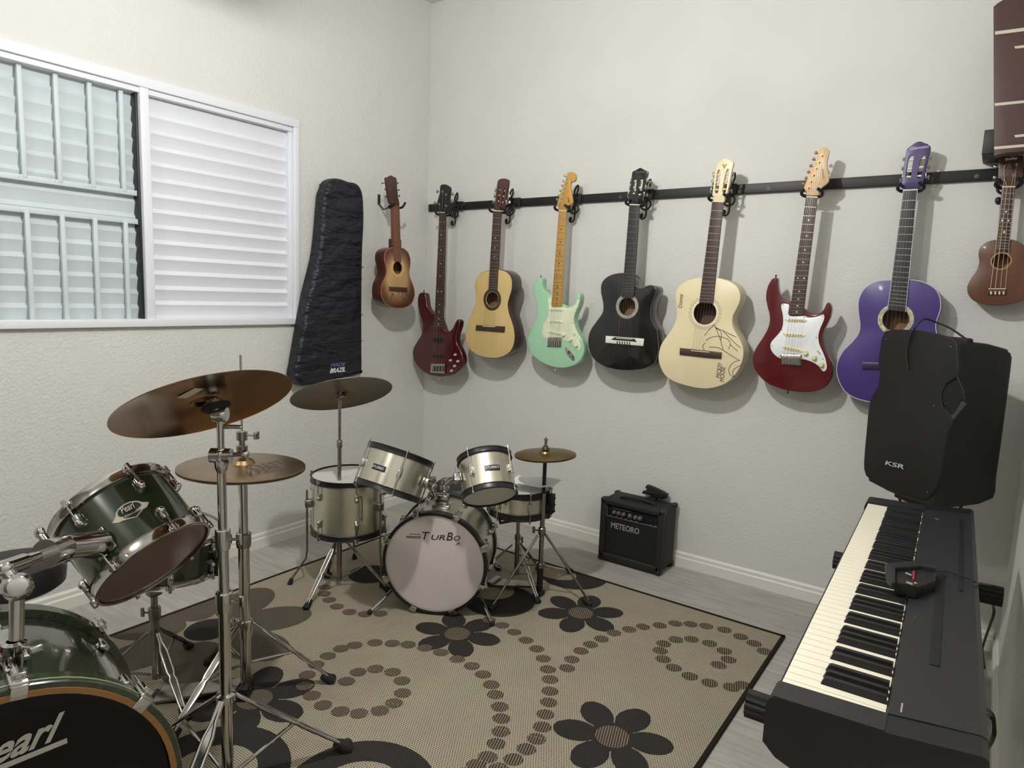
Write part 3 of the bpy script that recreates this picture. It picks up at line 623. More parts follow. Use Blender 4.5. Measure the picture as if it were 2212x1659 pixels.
# 6 red electric ------------------------------------------------------------------------------------
RED = mat('wine_red_gloss', (84, 7, 14), .25, coat=.5); PGW = mat('white_pickguard', (232, 234, 236), .35); PKC = mat('cream_pickup', (226, 216, 170), .4)
g, pg = strat('electric_guitar', 'wine red double-cutaway electric guitar with white pickguard, left of the purple guitar', .133,
  B5((372, 98), (350, 100), (325, 115), (290, 170), (270, 240), (265, 310), (280, 400), (300, 480), (303, 560), (280, 640), (230, 730), (170, 820), (130, 910), (125, 980), (145, 1060), (200, 1140), (280, 1210), (380, 1255), (480, 1285), (600, 1303), (720, 1305), (820, 1285), (900, 1240), (945, 1170), (962, 1090), (955, 1010), (920, 920), (878, 830), (855, 740), (865, 660), (900, 590), (940, 510), (955, 435), (947, 385), (922, 358), (900, 375), (880, 420), (840, 465), (780, 482), (720, 470), (670, 430), (590, 380), (520, 345), (480, 330), (430, 300), (400, 250), (388, 170), (386, 112)), .042, RED,
  B5((435, 375), (480, 372), (513, 392), (510, 498), (670, 500), (700, 515), (760, 515), (830, 500), (868, 485), (882, 510), (870, 560), (835, 640), (818, 720), (830, 800), (865, 880), (895, 960), (908, 1040), (890, 1080), (862, 1080), (810, 1020), (750, 985), (680, 960), (640, 950), (630, 905), (430, 905), (425, 945), (390, 935), (340, 890), (315, 840), (320, 780), (370, 720), (420, 660), (445, 590), (445, 500), (427, 410)), PGW,
  [(B5((500, 525))[0], B5((668, 532))[0], 7.2), (B5((482, 680))[0], B5((650, 688))[0], 7.2), (B5((465, 812))[0], B5((628, 850))[0], 7.2)], PKC,
  B5((686, 892), (776, 942), (852, 1016)), .0105, 0, PKC, B5((428, 905), (632, 908), (645, 1028), (420, 1012)), 6, CHROMED,
  B5((450, 383), (436, 645), (332, 818), (405, 928), (652, 942), (866, 955), (797, 728), (862, 503), (673, 515), (472, 542), (683, 555), (452, 690), (662, 705)), B5((765, 792), (812, 870)))
g.neck([A6((418, 374))[0], A6((491, 377))[0], B5((660, 492))[0], B5((510, 490))[0]], ROSE, MAHOG, 21, .985, [(3, 1), (5, 1), (7, 1), (9, 1), (12, 2), (15, 1), (17, 1), (19, 1), (21, 1)], heel=.82)
g.head(RH((430, 1090), (425, 1040), (385, 970), (440, 820), (520, 640), (600, 460), (655, 300), (690, 245), (745, 230), (810, 258), (838, 310), (822, 400), (800, 500), (805, 600), (830, 750), (826, 845), (770, 905), (700, 960), (650, 1030), (640, 1090)), PALEM, sm=3)
g.peg_side(RH((707, 382), (655, 500), (607, 612), (560, 730), (512, 845), (468, 955)), RH((605, 332), (560, 445), (510, 565), (470, 675), (425, 785), (370, 890)), m=mat('dark_gold_tuner', (150, 112, 66), .42, .9))
text('Strinberg', g.T, g.hd, 'maker_script', g.P(*RH((768, 800))[0], .003), (g.P(*RH((735, 545))[0])-g.P(*RH((768, 800))[0])), -X, .010, None, BLKDOT, shear=.2)
g.strings(g.span(*RH((432, 1130), (640, 1130)), 6), B5((450, 935), (485, 936), (520, 938), (552, 940), (585, 942), (615, 944)), .0085, .012, r=.0006)
g.strings(RH((468, 955), (512, 845), (560, 730), (607, 612), (655, 500), (707, 382)), g.span(*RH((432, 1120), (640, 1120)), 6), .01, .0085, r=.0005)
g.pin('strap_pin', B5((372, 78))[0], BLACKM, dirv=(0, 0, 1)); g.pin('strap_pin', B5((497, 1306))[0], BLACKM)

# 7 purple classical --------------------------------------------------------------------------------
PURP = mat('purple_satin', (68, 49, 118), .4, noise=.04, nscale=12, coat=.15); PURD = mat('deep_purple', (58, 44, 98), .4)
g = Guitar('classical_guitar', 'purple classical guitar half hidden behind the loudspeaker', 'guitar', .10, (1870, 870))
g.acoustic_body(A7((420, 898), (370, 900), (300, 905), (240, 930), (200, 970), (178, 1030), (180, 1100), (188, 1170), (178, 1220), (140, 1270), (90, 1320), (57, 1380), (48, 1440), (65, 1510), (105, 1570), (165, 1605), (240, 1625), (320, 1640), (400, 1646), (490, 1640), (580, 1615), (655, 1560), (700, 1490), (712, 1410), (695, 1330), (662, 1260), (640, 1190), (645, 1140), (660, 1100), (670, 1050), (663, 1000), (640, 957), (600, 927), (540, 904), (475, 897)), .085, PURP, PURD, A7((400, 1133))[0], .0445, binding=mat('lilac_binding', (196, 186, 206), .4))
g.rosette(.0465, .062, mat('mother_of_pearl_ring', (188, 182, 150), .3, noise=.5, nscale=70))
q = A7((446, 366), (530, 362), (460, 1088), (352, 1076))
g.neck(q, EBONY, PURD, 19, .955, heel=.6, wire=.0010, mfret=mat('bright_fret', (215, 212, 205), .3, .9))
e = [A7((446, 366))[0], A7((352, 1076))[0]], [A7((530, 362))[0], A7((460, 1088))[0]]
for a, b in e: part('binding', MB().tube(g.P(*a, .0062), g.P(*b, .0062), .0014, n=6), mat('lilac_binding', (196, 186, 206), .4), g.T)
g.head(PH((195, 1085), (150, 1020), (180, 850), (205, 640), (240, 420), (265, 305), (340, 235), (400, 192), (470, 152), (550, 144), (610, 172), (670, 190), (735, 240), (735, 330), (700, 450), (655, 660), (610, 880), (575, 980), (520, 1050), (490, 1085)), PURD, t=.018, sm=2,
       slots=[PH((345, 420), (395, 430), (400, 480), (370, 660), (345, 860), (300, 890), (250, 870), (250, 800), (290, 520)), PH((590, 405), (635, 425), (638, 480), (600, 660), (550, 850), (510, 880), (465, 860), (470, 790), (520, 560))])
g.slot_tuners(PH((345, 515), (318, 690), (295, 850), (590, 480), (545, 655), (507, 832)), PH((205, 490), (180, 680), (140, 920), (745, 470), (705, 650), (700, 860)), mr=IVORY)
text('Giannini', g.T, g.hd, 'maker_name', g.P(*PH((328, 318))[0], .003), g.P(*PH((650, 275))[0])-g.P(*PH((328, 318))[0]), Z, .011, .060, mat('silver_print', (215, 212, 220), .4), shear=.1)
br = g.slab('bridge', A7((200, 1388), (570, 1396), (568, 1440), (198, 1430)), .008, mat('purple_black_bridge', (52, 42, 78), .35), r=.003)
g.slab('saddle', A7((300, 1392), (470, 1396), (470, 1402), (300, 1398)), .004, CREAMB, up=.008, parent=br)
g.strings(g.span(*A7((446, 366), (530, 362)), 6), g.span(*A7((305, 1396), (465, 1400)), 6, .05), .0085, .012, r=.0006)

# 8 brown ukulele -----------------------------------------------------------------------------------
KOA = mat('brown_koa', (98, 62, 42), .4, noise=.22, nscale=14, stretch=(1, 1, .25), coat=.15); KOAD = mat('dark_koa', (78, 52, 40), .4, noise=.15, nscale=30)
g = Guitar('ukulele', 'small brown four-string ukulele at the right end of the rail', 'ukulele', .10, (2155, 660))
g.acoustic_body(A7((1035, 656), (985, 660), (940, 675), (905, 705), (895, 745), (900, 790), (885, 840), (850, 890), (828, 940), (835, 985), (865, 1020), (920, 1042), (990, 1051), (1060, 1046), (1130, 1032), (1185, 1005), (1215, 960), (1218, 905), (1200, 855), (1178, 815), (1175, 775), (1185, 730), (1165, 690), (1130, 668), (1085, 656)), .06, KOA, KOAD, A7((1030, 785))[0], .0265)
g.rosette(.0275, .031, mat('tan_ring', (176, 140, 100), .5))
g.neck(A7((1035, 345), (1115, 345), (1077, 728), (997, 722)), ROSE, KOAD, 15, .96, [(5, 1), (7, 2), (10, 1)], mdot=PEARLD, thick=.016, heel=.75)
g.head(A7((1034, 342), (1012, 280), (1020, 175), (1030, 165), (1090, 158), (1150, 152), (1165, 165), (1160, 270), (1118, 342)), KOAD, sm=2)
g.peg_side(A7((1045, 280), (1050, 212), (1105, 272), (1122, 205)), A7((992, 285), (995, 220), (1170, 268), (1172, 200)), mp=WHITE)
text('Shelby', g.T, g.hd, 'maker_name', g.P(*A7((1052, 190))[0], .003), g.P(*A7((1128, 180))[0])-g.P(*A7((1052, 190))[0]), Z, .011, .036, WHITE, bold=.02)
br = g.slab('bridge', A7((952, 950), (1060, 950), (1060, 985), (950, 985)), .006, KOAD)
g.slab('saddle', A7((955, 948), (1060, 948), (1060, 954), (955, 954)), .004, CREAMB, up=.006, parent=br)
for k in range(4): g.slab('tie_bead', A7((965+25*k, 965), (975+25*k, 965), (975+25*k, 985), (965+25*k, 985)), .003, CREAMB, up=.006, parent=br)
NYL = mat('pale_nylon', (205, 180, 150), .4)
g.strings(A7((1050, 212), (1045, 280), (1105, 272), (1122, 205)), A7((1045, 345), (1066, 345), (1088, 345), (1108, 345)), .008, .0085, NYL, .0008)
g.strings(A7((1045, 345), (1066, 345), (1088, 345), (1108, 345)), A7((966, 952), (994, 952), (1025, 952), (1055, 952)), .0085, .011, NYL, .0009)

# 9 brown board with pale bars, high on the right ---------------------------------------------------
BRD = mat('red_brown_board', (72, 47, 40), .55, noise=.12, nscale=10); BAR = mat('pale_inlay_bar', (196, 188, 172), .5)
BD = .235
def bp(u, v, up=0.): return ony(u, v, -(BD+up))
T = thing('wall_board', 'large red-brown fretboard-shaped wall board with pale cross bars, above the ukulele', 'wall decoration', bp(2180, 335))
pts = [bp(2146, 14), bp(2155, 6), bp(2175, -6), bp(2300, -30), bp(2300, 318), bp(2175, 332), bp(2147, 336)]
bd = part('board', MB().prism(pts, (0, .05, 0), .004, .004, 2), BRD, T)
for a, b, c, d in (((2149, 68), (2300, 48), (2300, 56), (2150, 75)), ((2148, 223), (2300, 208), (2300, 213), (2149, 229)), ((2147, 317), (2300, 304), (2300, 309), (2148, 323))):
    part('cross_bar', MB().prism([bp(*a, .0012), bp(*b, .0012), bp(*c, .0012), bp(*d, .0012)], (0, .0022, 0)), BAR, T)
for a in ((2205, 100), (2205, 292)): part('inlay_mark', MB().prism([bp(a[0]-14, a[1], .0012), bp(a[0]+60, a[1]-9, .0012), bp(a[0]+60, a[1]-3, .0012), bp(a[0]-12, a[1]+5, .0012)], (0, .0022, 0)), BAR, T)
p0, p1 = ony(2127, 280, -.19), ony(2150, 331, -.19)
part('wall_block', MB().box(((p0.x+p1.x)/2+.02, -.093, (p0.z+p1.z)/2), (p1.x-p0.x+.04, .185, p0.z-p1.z), bev=.003), BLACKM, T)
# ---------------------------------------------------------------- things on the left wall
def wx(u, v, d): return onx(u, v, d)
# gig bag
NYLON = mat('navy_black_nylon', (17, 18, 30), .5, noise=.15, nscale=10, bump=1., bscale=9, stretch=(1, .7, 1.9), bdist=.05)
BAGD = .10
bag_px = A2((290, 150), (310, 105), (350, 82), (400, 88), (450, 106), (505, 118), (540, 160), (556, 240), (560, 400), (552, 560), (548, 700), (545, 1000), (545, 1300), (545, 1450), (528, 1492), (300, 1542), (150, 1575), (100, 1560), (60, 1500), (75, 1400), (100, 1250), (130, 1080), (165, 900), (205, 740), (235, 600), (252, 450), (262, 330), (270, 240), (275, 190))
T = thing('gig_bag', 'dark navy padded instrument bag hanging on the left wall beside the window', 'instrument bag', wx(700, 830, BAGD))
P = [wx(u, v, BAGD) for u, v in catmull(bag_px, 4)]
bag = part('bag_shell', MB().prism(P, (-.085, 0, 0), .022, .022, 5), NYLON, T, ang=60)
mb = MB()
for a, b in (((250, 745), (548, 720)), ((205, 1088), (545, 1060)), ((185, 1270), (540, 1248))):
    (u0, v0), (u1, v1) = A2(a, b); mb.poly([wx(u0, v0, BAGD+.0005), wx((u0+u1)/2, (v0+v1)/2+1, BAGD+.001), wx(u1, v1, BAGD+.0005)], .0022, 6)
part('seam_piping', mb, mat('seam_black', (16, 16, 20), .6), T)
for c in ((165, 745), (88, 1070)):
    u, v = A2(c)[0]; p = wx(u, v, .045); part('strap_loop', MB().box(p+Y*.012, (.03, .03, .036), bev=.008), NYLON, T)
BLU = mat('steel_blue_print', (92, 116, 150), .5)
o = wx(*A2((312, 1436))[0], BAGD); e = wx(*A2((412, 1428))[0], BAGD)
text('MADE', T, bag, 'printed_name', o, e-o, Z+Y*.3, .020, (e-o).length, BLU, bold=.02, lift=.0012)
o = wx(*A2((305, 1480))[0], BAGD); e = wx(*A2((415, 1468))[0], BAGD)
text('BRAZIL', T, bag, 'printed_name', o, e-o, Z+Y*.35, .026, (e-o).length, mat('white_print', (222, 224, 228), .5), bold=.03, lift=.0012)

def wall_hook(label, px, y_out, name='wall_hook'):
    T = thing(name, label, 'wall hook', px); c = V(px); mb = MB().box(c + X*.003, (.006, .016, .055), bev=.001); part('hook_plate', mb, BLACKM, T)
    for dz in (-.018, .018): part('hook_screw', MB().lathe(c + X*.006 + Z*dz, X, [(.0035, 0), (.0025, .002), (0, .002)], 10), CHROMED, T)
    return T, c
T, c = wall_hook('small black metal wall hook behind the top of the gig bag', wx(692, 410, 0), 0)
part('hook_arm', MB().poly([c+V((.004, 0, -.024)), c+V((.05, .012, -.03)), c+V((.075, .03, -.035)), c+V((.085, .05, -.02))], .005, 8), BLACKM, T)

# cavaquinho
CD = .19
sb = bpy.data.materials.new('amber_sunburst'); sb.use_nodes = True; nt = sb.node_tree; b = nt.nodes['Principled BSDF']; b.inputs['Roughness'].default_value = .3; b.inputs['Coat Weight'].default_value = .4
tc = nt.nodes.new('ShaderNodeTexCoord'); mp = nt.nodes.new('ShaderNodeMapping'); mp.vector_type = 'POINT'; mp.inputs['Location'].default_value = (0, .0, -1.32); mp.inputs['Scale'].default_value = (0, 8.0, 6.4)
gr = nt.nodes.new('ShaderNodeTexGradient'); gr.gradient_type = 'SPHERICAL'; rp = nt.nodes.new('ShaderNodeValToRGB')
for k, (p, c) in enumerate([(0., (84, 50, 36)), (.16, (126, 84, 54)), (.45, (186, 150, 102))]):
    e = rp.color_ramp.elements[k] if k < 2 else rp.color_ramp.elements.new(p); e.position = p; e.color = (*srgb(c), 1)
nt.links.new(tc.outputs['Object'], mp.inputs['Vector']); nt.links.new(mp.outputs['Vector'], gr.inputs['Vector']); nt.links.new(gr.outputs['Fac'], rp.inputs['Fac']); nt.links.new(rp.outputs['Color'], b.inputs['Base Color'])
CSIDE = mat('reddish_brown_sides', (74, 42, 34), .3, noise=.15, nscale=16, coat=.3); CNECK = mat('worn_brown_neck', (112, 72, 52), .5, noise=.12, nscale=40)
base = wx(855, 664, CD); T = thing('cavaquinho', 'small sunburst cavaquinho with wide brown sides on a left wall hook', 'small guitar', base)
cp = C3((320, 760), (280, 768), (245, 788), (225, 825), (222, 880), (235, 940), (240, 1000), (225, 1050), (202, 1100), (192, 1170), (200, 1240), (240, 1300), (300, 1330), (370, 1335), (430, 1325), (480, 1285), (505, 1220), (500, 1150), (480, 1090), (460, 1040), (455, 990), (465, 920), (462, 860), (440, 805), (400, 772), (360, 762))
P = [wx(u, v, CD) for u, v in catmull(cp, 4)]
hc = wx(*C3((345, 955))[0], CD)
mb = MB().prism(P, (-.078, 0, 0), .0025, .006, 2, holes=[circle3(hc, Y, Z, .034, 36)], side=1, back=1, hole_depth=.004)
mb.mi = 2; mb.flat([p - X*.074 for p in P]); cb = part('body', mb, [sb, CSIDE, INSIDE], T)
# keep the sunburst centred on the body whatever the base point
mp.inputs['Location'].default_value = (0, -(hc.y-base.y)*8.0, -((hc.z-.055)-base.z)*6.4)
part('binding', MB().poly([p-X*.001 for p in P], .0016, 6, closed=True), mat('red_cream_binding', (190, 120, 90), .4), T)
part('rosette', MB().lathe(hc+X*.0003, X, [(.0355, 0), (.0355, .0008), (.051, .0008), (.051, 0)], 40), mat('amber_ring', (206, 168, 108), .4), T)
a, b2, c2, d2 = [wx(u, v, CD+.006) for u, v in C3((301, 365), (362, 365), (380, 900), (316, 895))]
part('fretboard', MB().prism([a, b2, c2, d2], (-.006, 0, 0), .001, 0, 2), CNECK, T)
part('neck', MB().prism([a-X*.006, b2-X*.006, lerp(b2, c2, .72)-X*.006, lerp(a, d2, .72)-X*.006], (-.018, 0, 0), 0, .007, 3), CNECK, T)
heel = [wx(u, v, CD-.012) for u, v in C3((318, 680), (380, 690), (380, 765), (318, 765))]; part('neck_heel', MB().prism(heel, (-.05, 0, 0), .002, .004, 2), CSIDE, T)
hp = C3((295, 362), (268, 330), (250, 230), (237, 130), (235, 105), (262, 97), (285, 82), (315, 100), (335, 110), (342, 200), (352, 300), (362, 365))
part('headstock', MB().prism([wx(u, v, CD+.003) for u, v in catmull(hp, 2)], (-.014, 0, 0), .0015, .0015, 2), MAHOG, T)
for k, (s, e) in enumerate(zip(C3((258, 150), (268, 215), (275, 275), (325, 160), (335, 220), (340, 275)), C3((200, 155), (228, 212), (235, 280), (345, 155), (355, 220), (360, 275)))):
    p, q = wx(*s, CD+.003), wx(*e, CD-.012); mb = MB().tube(p-X*.001, p+X*.006, .003, n=8).tube(V((q.x, p.y, p.z)), q, .0018, n=8).sphere(q, .006, 8, (1, .7, 1)); part('tuning_peg', mb, CHROMED, T)
brp = [wx(u, v, CD+.006) for u, v in C3((270, 1132), (437, 1140), (437, 1184), (272, 1172))]; part('bridge', MB().prism(brp, (-.006, 0, 0), .001, 0, 2), ROSE, T)
mb = MB(); random.seed(5); DOODLE = mat('blue_black_doodle', (52, 48, 66), .6)
for k in range(9):
    u, v = 283+18*k, 1210+random.uniform(-15, 25); pts = [(u+random.uniform(-14, 14), v+random.uniform(-22, 26)) for _ in range(5)]
    mb.poly([wx(*q, CD+.0004) for q in catmull(C3(*pts), 4, False)], .0011, 5)
part('ink_scribble', mb, DOODLE, T, cb)
T, c = wall_hook('black metal wall hook holding the sunburst cavaquinho', wx(818, 431, 0), 0)
y1 = wx(*C3((300, 345))[0], CD).y; y2 = wx(*C3((362, 345))[0], CD).y; z = c.z-.02; z1 = wx(*C3((330, 360))[0], CD).z-.012
part('hook_arm', MB().poly([c+V((.003, 0, -.024)), (.03, c.y+.01, z1), (CD-.06, (y1+y2)/2, z1), (CD-.045, (y1+y2)/2, z1)], .0042, 8), BLACKM, T)
yc = (y1+y2)/2; w = (y2-y1)/2+.009
part('hook_prongs', MB().poly([(CD+.02, yc-w*.9, z1+.016), (CD+.012, yc-w, z1+.006), (CD-.02, yc-w, z1), (CD-.046, yc, z1-.002), (CD-.02, yc+w, z1), (CD+.012, yc+w+.002, z1+.004), (CD+.024, yc+w+.012, z1+.03)], .0062, 8, smooth=3), RUBBER, T)
# ---------------------------------------------------------------- rug
RUGX0, RUGX1, RUGY0, RUGY1, RZT = .365, 2.342, -3.35, -.428, .007
def rug_mats():
    def base(name, c1, c2, bw, bh, ms, rot=0):
        m = bpy.data.materials.new(name); m.use_nodes = True; nt = m.node_tree; b = nt.nodes['Principled BSDF']
        b.inputs['Roughness'].default_value = .9; b.inputs['Specular IOR Level'].default_value = .15
        tc = nt.nodes.new('ShaderNodeTexCoord'); bk = nt.nodes.new('ShaderNodeTexBrick'); mp = nt.nodes.new('ShaderNodeMapping')
        mp.inputs['Rotation'].default_value = (0, 0, rot)
        nt.links.new(tc.outputs['Object'], mp.inputs['Vector']); nt.links.new(mp.outputs['Vector'], bk.inputs['Vector']); bk.inputs['Scale'].default_value = 1
        bk.inputs['Color1'].default_value = (*srgb(c1), 1); bk.inputs['Color2'].default_value = (*[x*.8 for x in srgb(c1)], 1); bk.inputs['Mortar'].default_value = (*srgb(c2), 1)
        bk.inputs['Brick Width'].default_value = bw; bk.inputs['Row Height'].default_value = bh; bk.inputs['Mortar Size'].default_value = ms; bk.inputs['Mortar Smooth'].default_value = .4
        n = nt.nodes.new('ShaderNodeTexNoise'); n.inputs['Scale'].default_value = 9; nt.links.new(tc.outputs['Object'], n.inputs['Vector'])
        mx = nt.nodes.new('ShaderNodeMix'); mx.data_type = 'RGBA'; mx.blend_type = 'MULTIPLY'; mx.inputs[0].default_value = .25
        nt.links.new(bk.outputs['Color'], mx.inputs[6]); nt.links.new(n.outputs['Color'], mx.inputs[7])
        hs = nt.nodes.new('ShaderNodeHueSaturation'); hs.inputs['Saturation'].default_value = .85; hs.inputs['Value'].default_value = 1.1
        nt.links.new(mx.outputs[2], hs.inputs['Color']); nt.links.new(hs.outputs['Color'], b.inputs['Base Color'])
        bp_ = nt.nodes.new('ShaderNodeBump'); bp_.inputs['Strength'].default_value = .4; bp_.inputs['Distance'].default_value = .002; bp_.invert = True
        nt.links.new(bk.outputs['Fac'], bp_.inputs['Height']); bp_.invert = False; nt.links.new(bp_.outputs['Normal'], b.inputs['Normal'])
        return m
    return [base('tan_sisal_weave', (108, 97, 78), (180, 169, 144), .0085, .0068, .0016),
            base('striped_brown_yarn', (70, 59, 48), (142, 128, 104), .3, .0078, .0016, math.pi/2*.0+1.25),
            base('charcoal_yarn', (46, 43, 41), (58, 54, 50), .0085, .0068, .0012),
            base('grey_brown_yarn', (86, 77, 64), (98, 88, 74), .0085, .0068, .0012),
            mat('dark_rug_binding', (40, 34, 30), .9, spec=.1), base('light_brown_yarn', (138, 125, 102), (150, 138, 114), .0085, .0068, .0012)]
mb = MB()
mb.box(((RUGX0+RUGX1)/2, (RUGY0+RUGY1)/2, RZT/2), (RUGX1-RUGX0, RUGY1-RUGY0, RZT))
mb.mi = 4
for a, b in (((RUGX0, RUGY0), (RUGX1, RUGY0)), ((RUGX1, RUGY0), (RUGX1, RUGY1)), ((RUGX1, RUGY1), (RUGX0, RUGY1)), ((RUGX0, RUGY1), (RUGX0, RUGY0))):
    cx, cy = (a[0]+b[0])/2, (a[1]+b[1])/2; L = abs(a[0]-b[0]) + abs(a[1]-b[1]); hz = abs(a[0]-b[0]) > .01
    mb.box((cx, cy, .0046), (L+.012, .013, .0092) if hz else (.013, L+.012, .0092))
def inrug(p): return V((min(max(p.x, RUGX0+.006), RUGX1-.006), min(max(p.y, RUGY0+.006), RUGY1-.006), p.z))
_lv = [0]
def patch(c, a, b, rot, mi, z=None, n=36, jag=.0):
    _lv[0] += 1; z = z if z is not None else RZT + .0004 + .00001*(_lv[0] % 140)
    P = []
    for k in range(n):
        t = 2*math.pi*k/n; x, y = a*math.cos(t), b*math.sin(t)
        p = V((c.x + x*math.cos(rot) - y*math.sin(rot), c.y + x*math.sin(rot) + y*math.cos(rot), z))
        if jag: p.x = round(p.x/jag)*jag if k % 2 else p.x
        P.append(inrug(p))
    mb.mi = mi; mb.flat(P)
def fl(u, v): return onz(u, v, RZT)
D1 = crop(240, 1230, 3.3515); D2 = crop(860, 1220, 2.572)
big = D1((1270, 275), (1250, 530), (820, 300), (480, 320), (270, 560), (650, 660), (950, 300))
ctr = fl(*D1((705, 435))[0])
for k in range(7):
    a = math.radians(10+51.4*k); patch(ctr + V((math.cos(a), math.sin(a), 0))*.235, .145, .098, a, 3, n=44)
patch(ctr, .085, .085, 0, 2)
def crescent(c, R, c2, r2):
    patch(c, R, R, 0, 2, n=60); patch(c2, r2[0], r2[1], 0, 5, n=48)
def annulus(c, R, r):
    patch(c, R, R, 0, 2, n=70); patch(c, r, r, 0, 0, n=60)
cc = fl(1078, 1296); crescent(cc, .155, fl(1052, 1270), (.130, .105))
cc = fl(1240, 1242); crescent(cc+V((0, -.0, 0)), .16, fl(1195, 1235), (.12, .075))
cc = fl(800, 1240); patch(cc, .10, .10, 0, 2)
cc = fl(930, 1180) ; patch(V((.62, -.62, 0)), .16, .12, .4, 2)
# large charcoal rings near the front edge
def ring_from(pc, R, r): annulus(onz(pc[0], pc[1], RZT), R, r)
o1 = onz(770, 1560, RZT); o2 = onz(912, 1640, RZT); c1 = onz(775, 1712, RZT); annulus(c1, .205, .118)
c2 = onz(455, 1672, RZT); annulus(c2, .205, .118)
def flower(cpx, ppx, R=None):
    c = fl(*cpx); p = fl(*ppx); d = p-c; R = R or d.length; a0 = math.atan2(d.y, d.x)
    for k in range(6):
        a = a0 + k*math.pi/3; patch(c + V((math.cos(a), math.sin(a), 0))*R, R*.60, R*.44, a, 2, jag=.004)
    patch(c, R*.62, R*.62, 0, 2); patch(c, R*.46, R*.46, 0, 1, n=28)
flower(D2((328, 383))[0], D2((345, 450))[0], .108); flower(D2((1015, 268))[0], D2((885, 270))[0], .112); flower(D2((1190, 955))[0], D2((1118, 850))[0], .112)
flower(D1((1040, 940))[0], D1((1200, 895))[0], .118)
dots = D2((57, 445), (148, 463), (238, 488), (328, 525), (410, 563), (472, 610), (517, 667), (540, 722), (565, 790), (573, 855), (570, 927), (545, 995), (498, 1070), (435, 1115),
 (505, 307), (578, 337), (645, 375), (710, 420), (770, 468), (806, 522), (832, 582), (843, 638), (843, 703), (836, 765), (818, 832), (800, 902), (768, 968), (712, 1025), (640, 1082), (560, 1135), (360, 1165),
 (938, 575), (965, 527), (1015, 480), (1068, 444), (1130, 413), (1200, 380), (1283, 360), (1360, 345), (1453, 338), (1540, 327), (1625, 331), (1712, 342), (1812, 362), (1902, 400), (1978, 438), (2035, 482),
 (1780, 558), (1835, 528), (1812, 480), (1730, 438), (1630, 415), (1543, 417), (1475, 440), (1455, 478), (1472, 525), (1530, 573), (1620, 620), (1730, 658), (1850, 682), (1915, 670)) + \
 D1((1570, 628), (1663, 575), (1762, 550), (1910, 532), (2035, 537), (2150, 545), (1403, 845), (1420, 765), (1455, 915), (1535, 985), (1660, 1030), (1795, 1045), (1945, 1025), (2048, 970), (2110, 897), (2105, 808), (2040, 745), (1915, 722), (1788, 745), (1705, 812), (1485, 690),
 (1545, 130), (1545, 178), (1580, 222), (1635, 270), (1725, 310), (1838, 325), (1950, 322))
for u, v in dots: patch(fl(u, v), .0285, .0255, .6, 1, n=22, jag=.003)
solo('rug', mb, rug_mats(), 'tan woven rug patterned with charcoal flowers and curling rows of dots', 'rug', (1.35, -1.9, 0), ang=20)

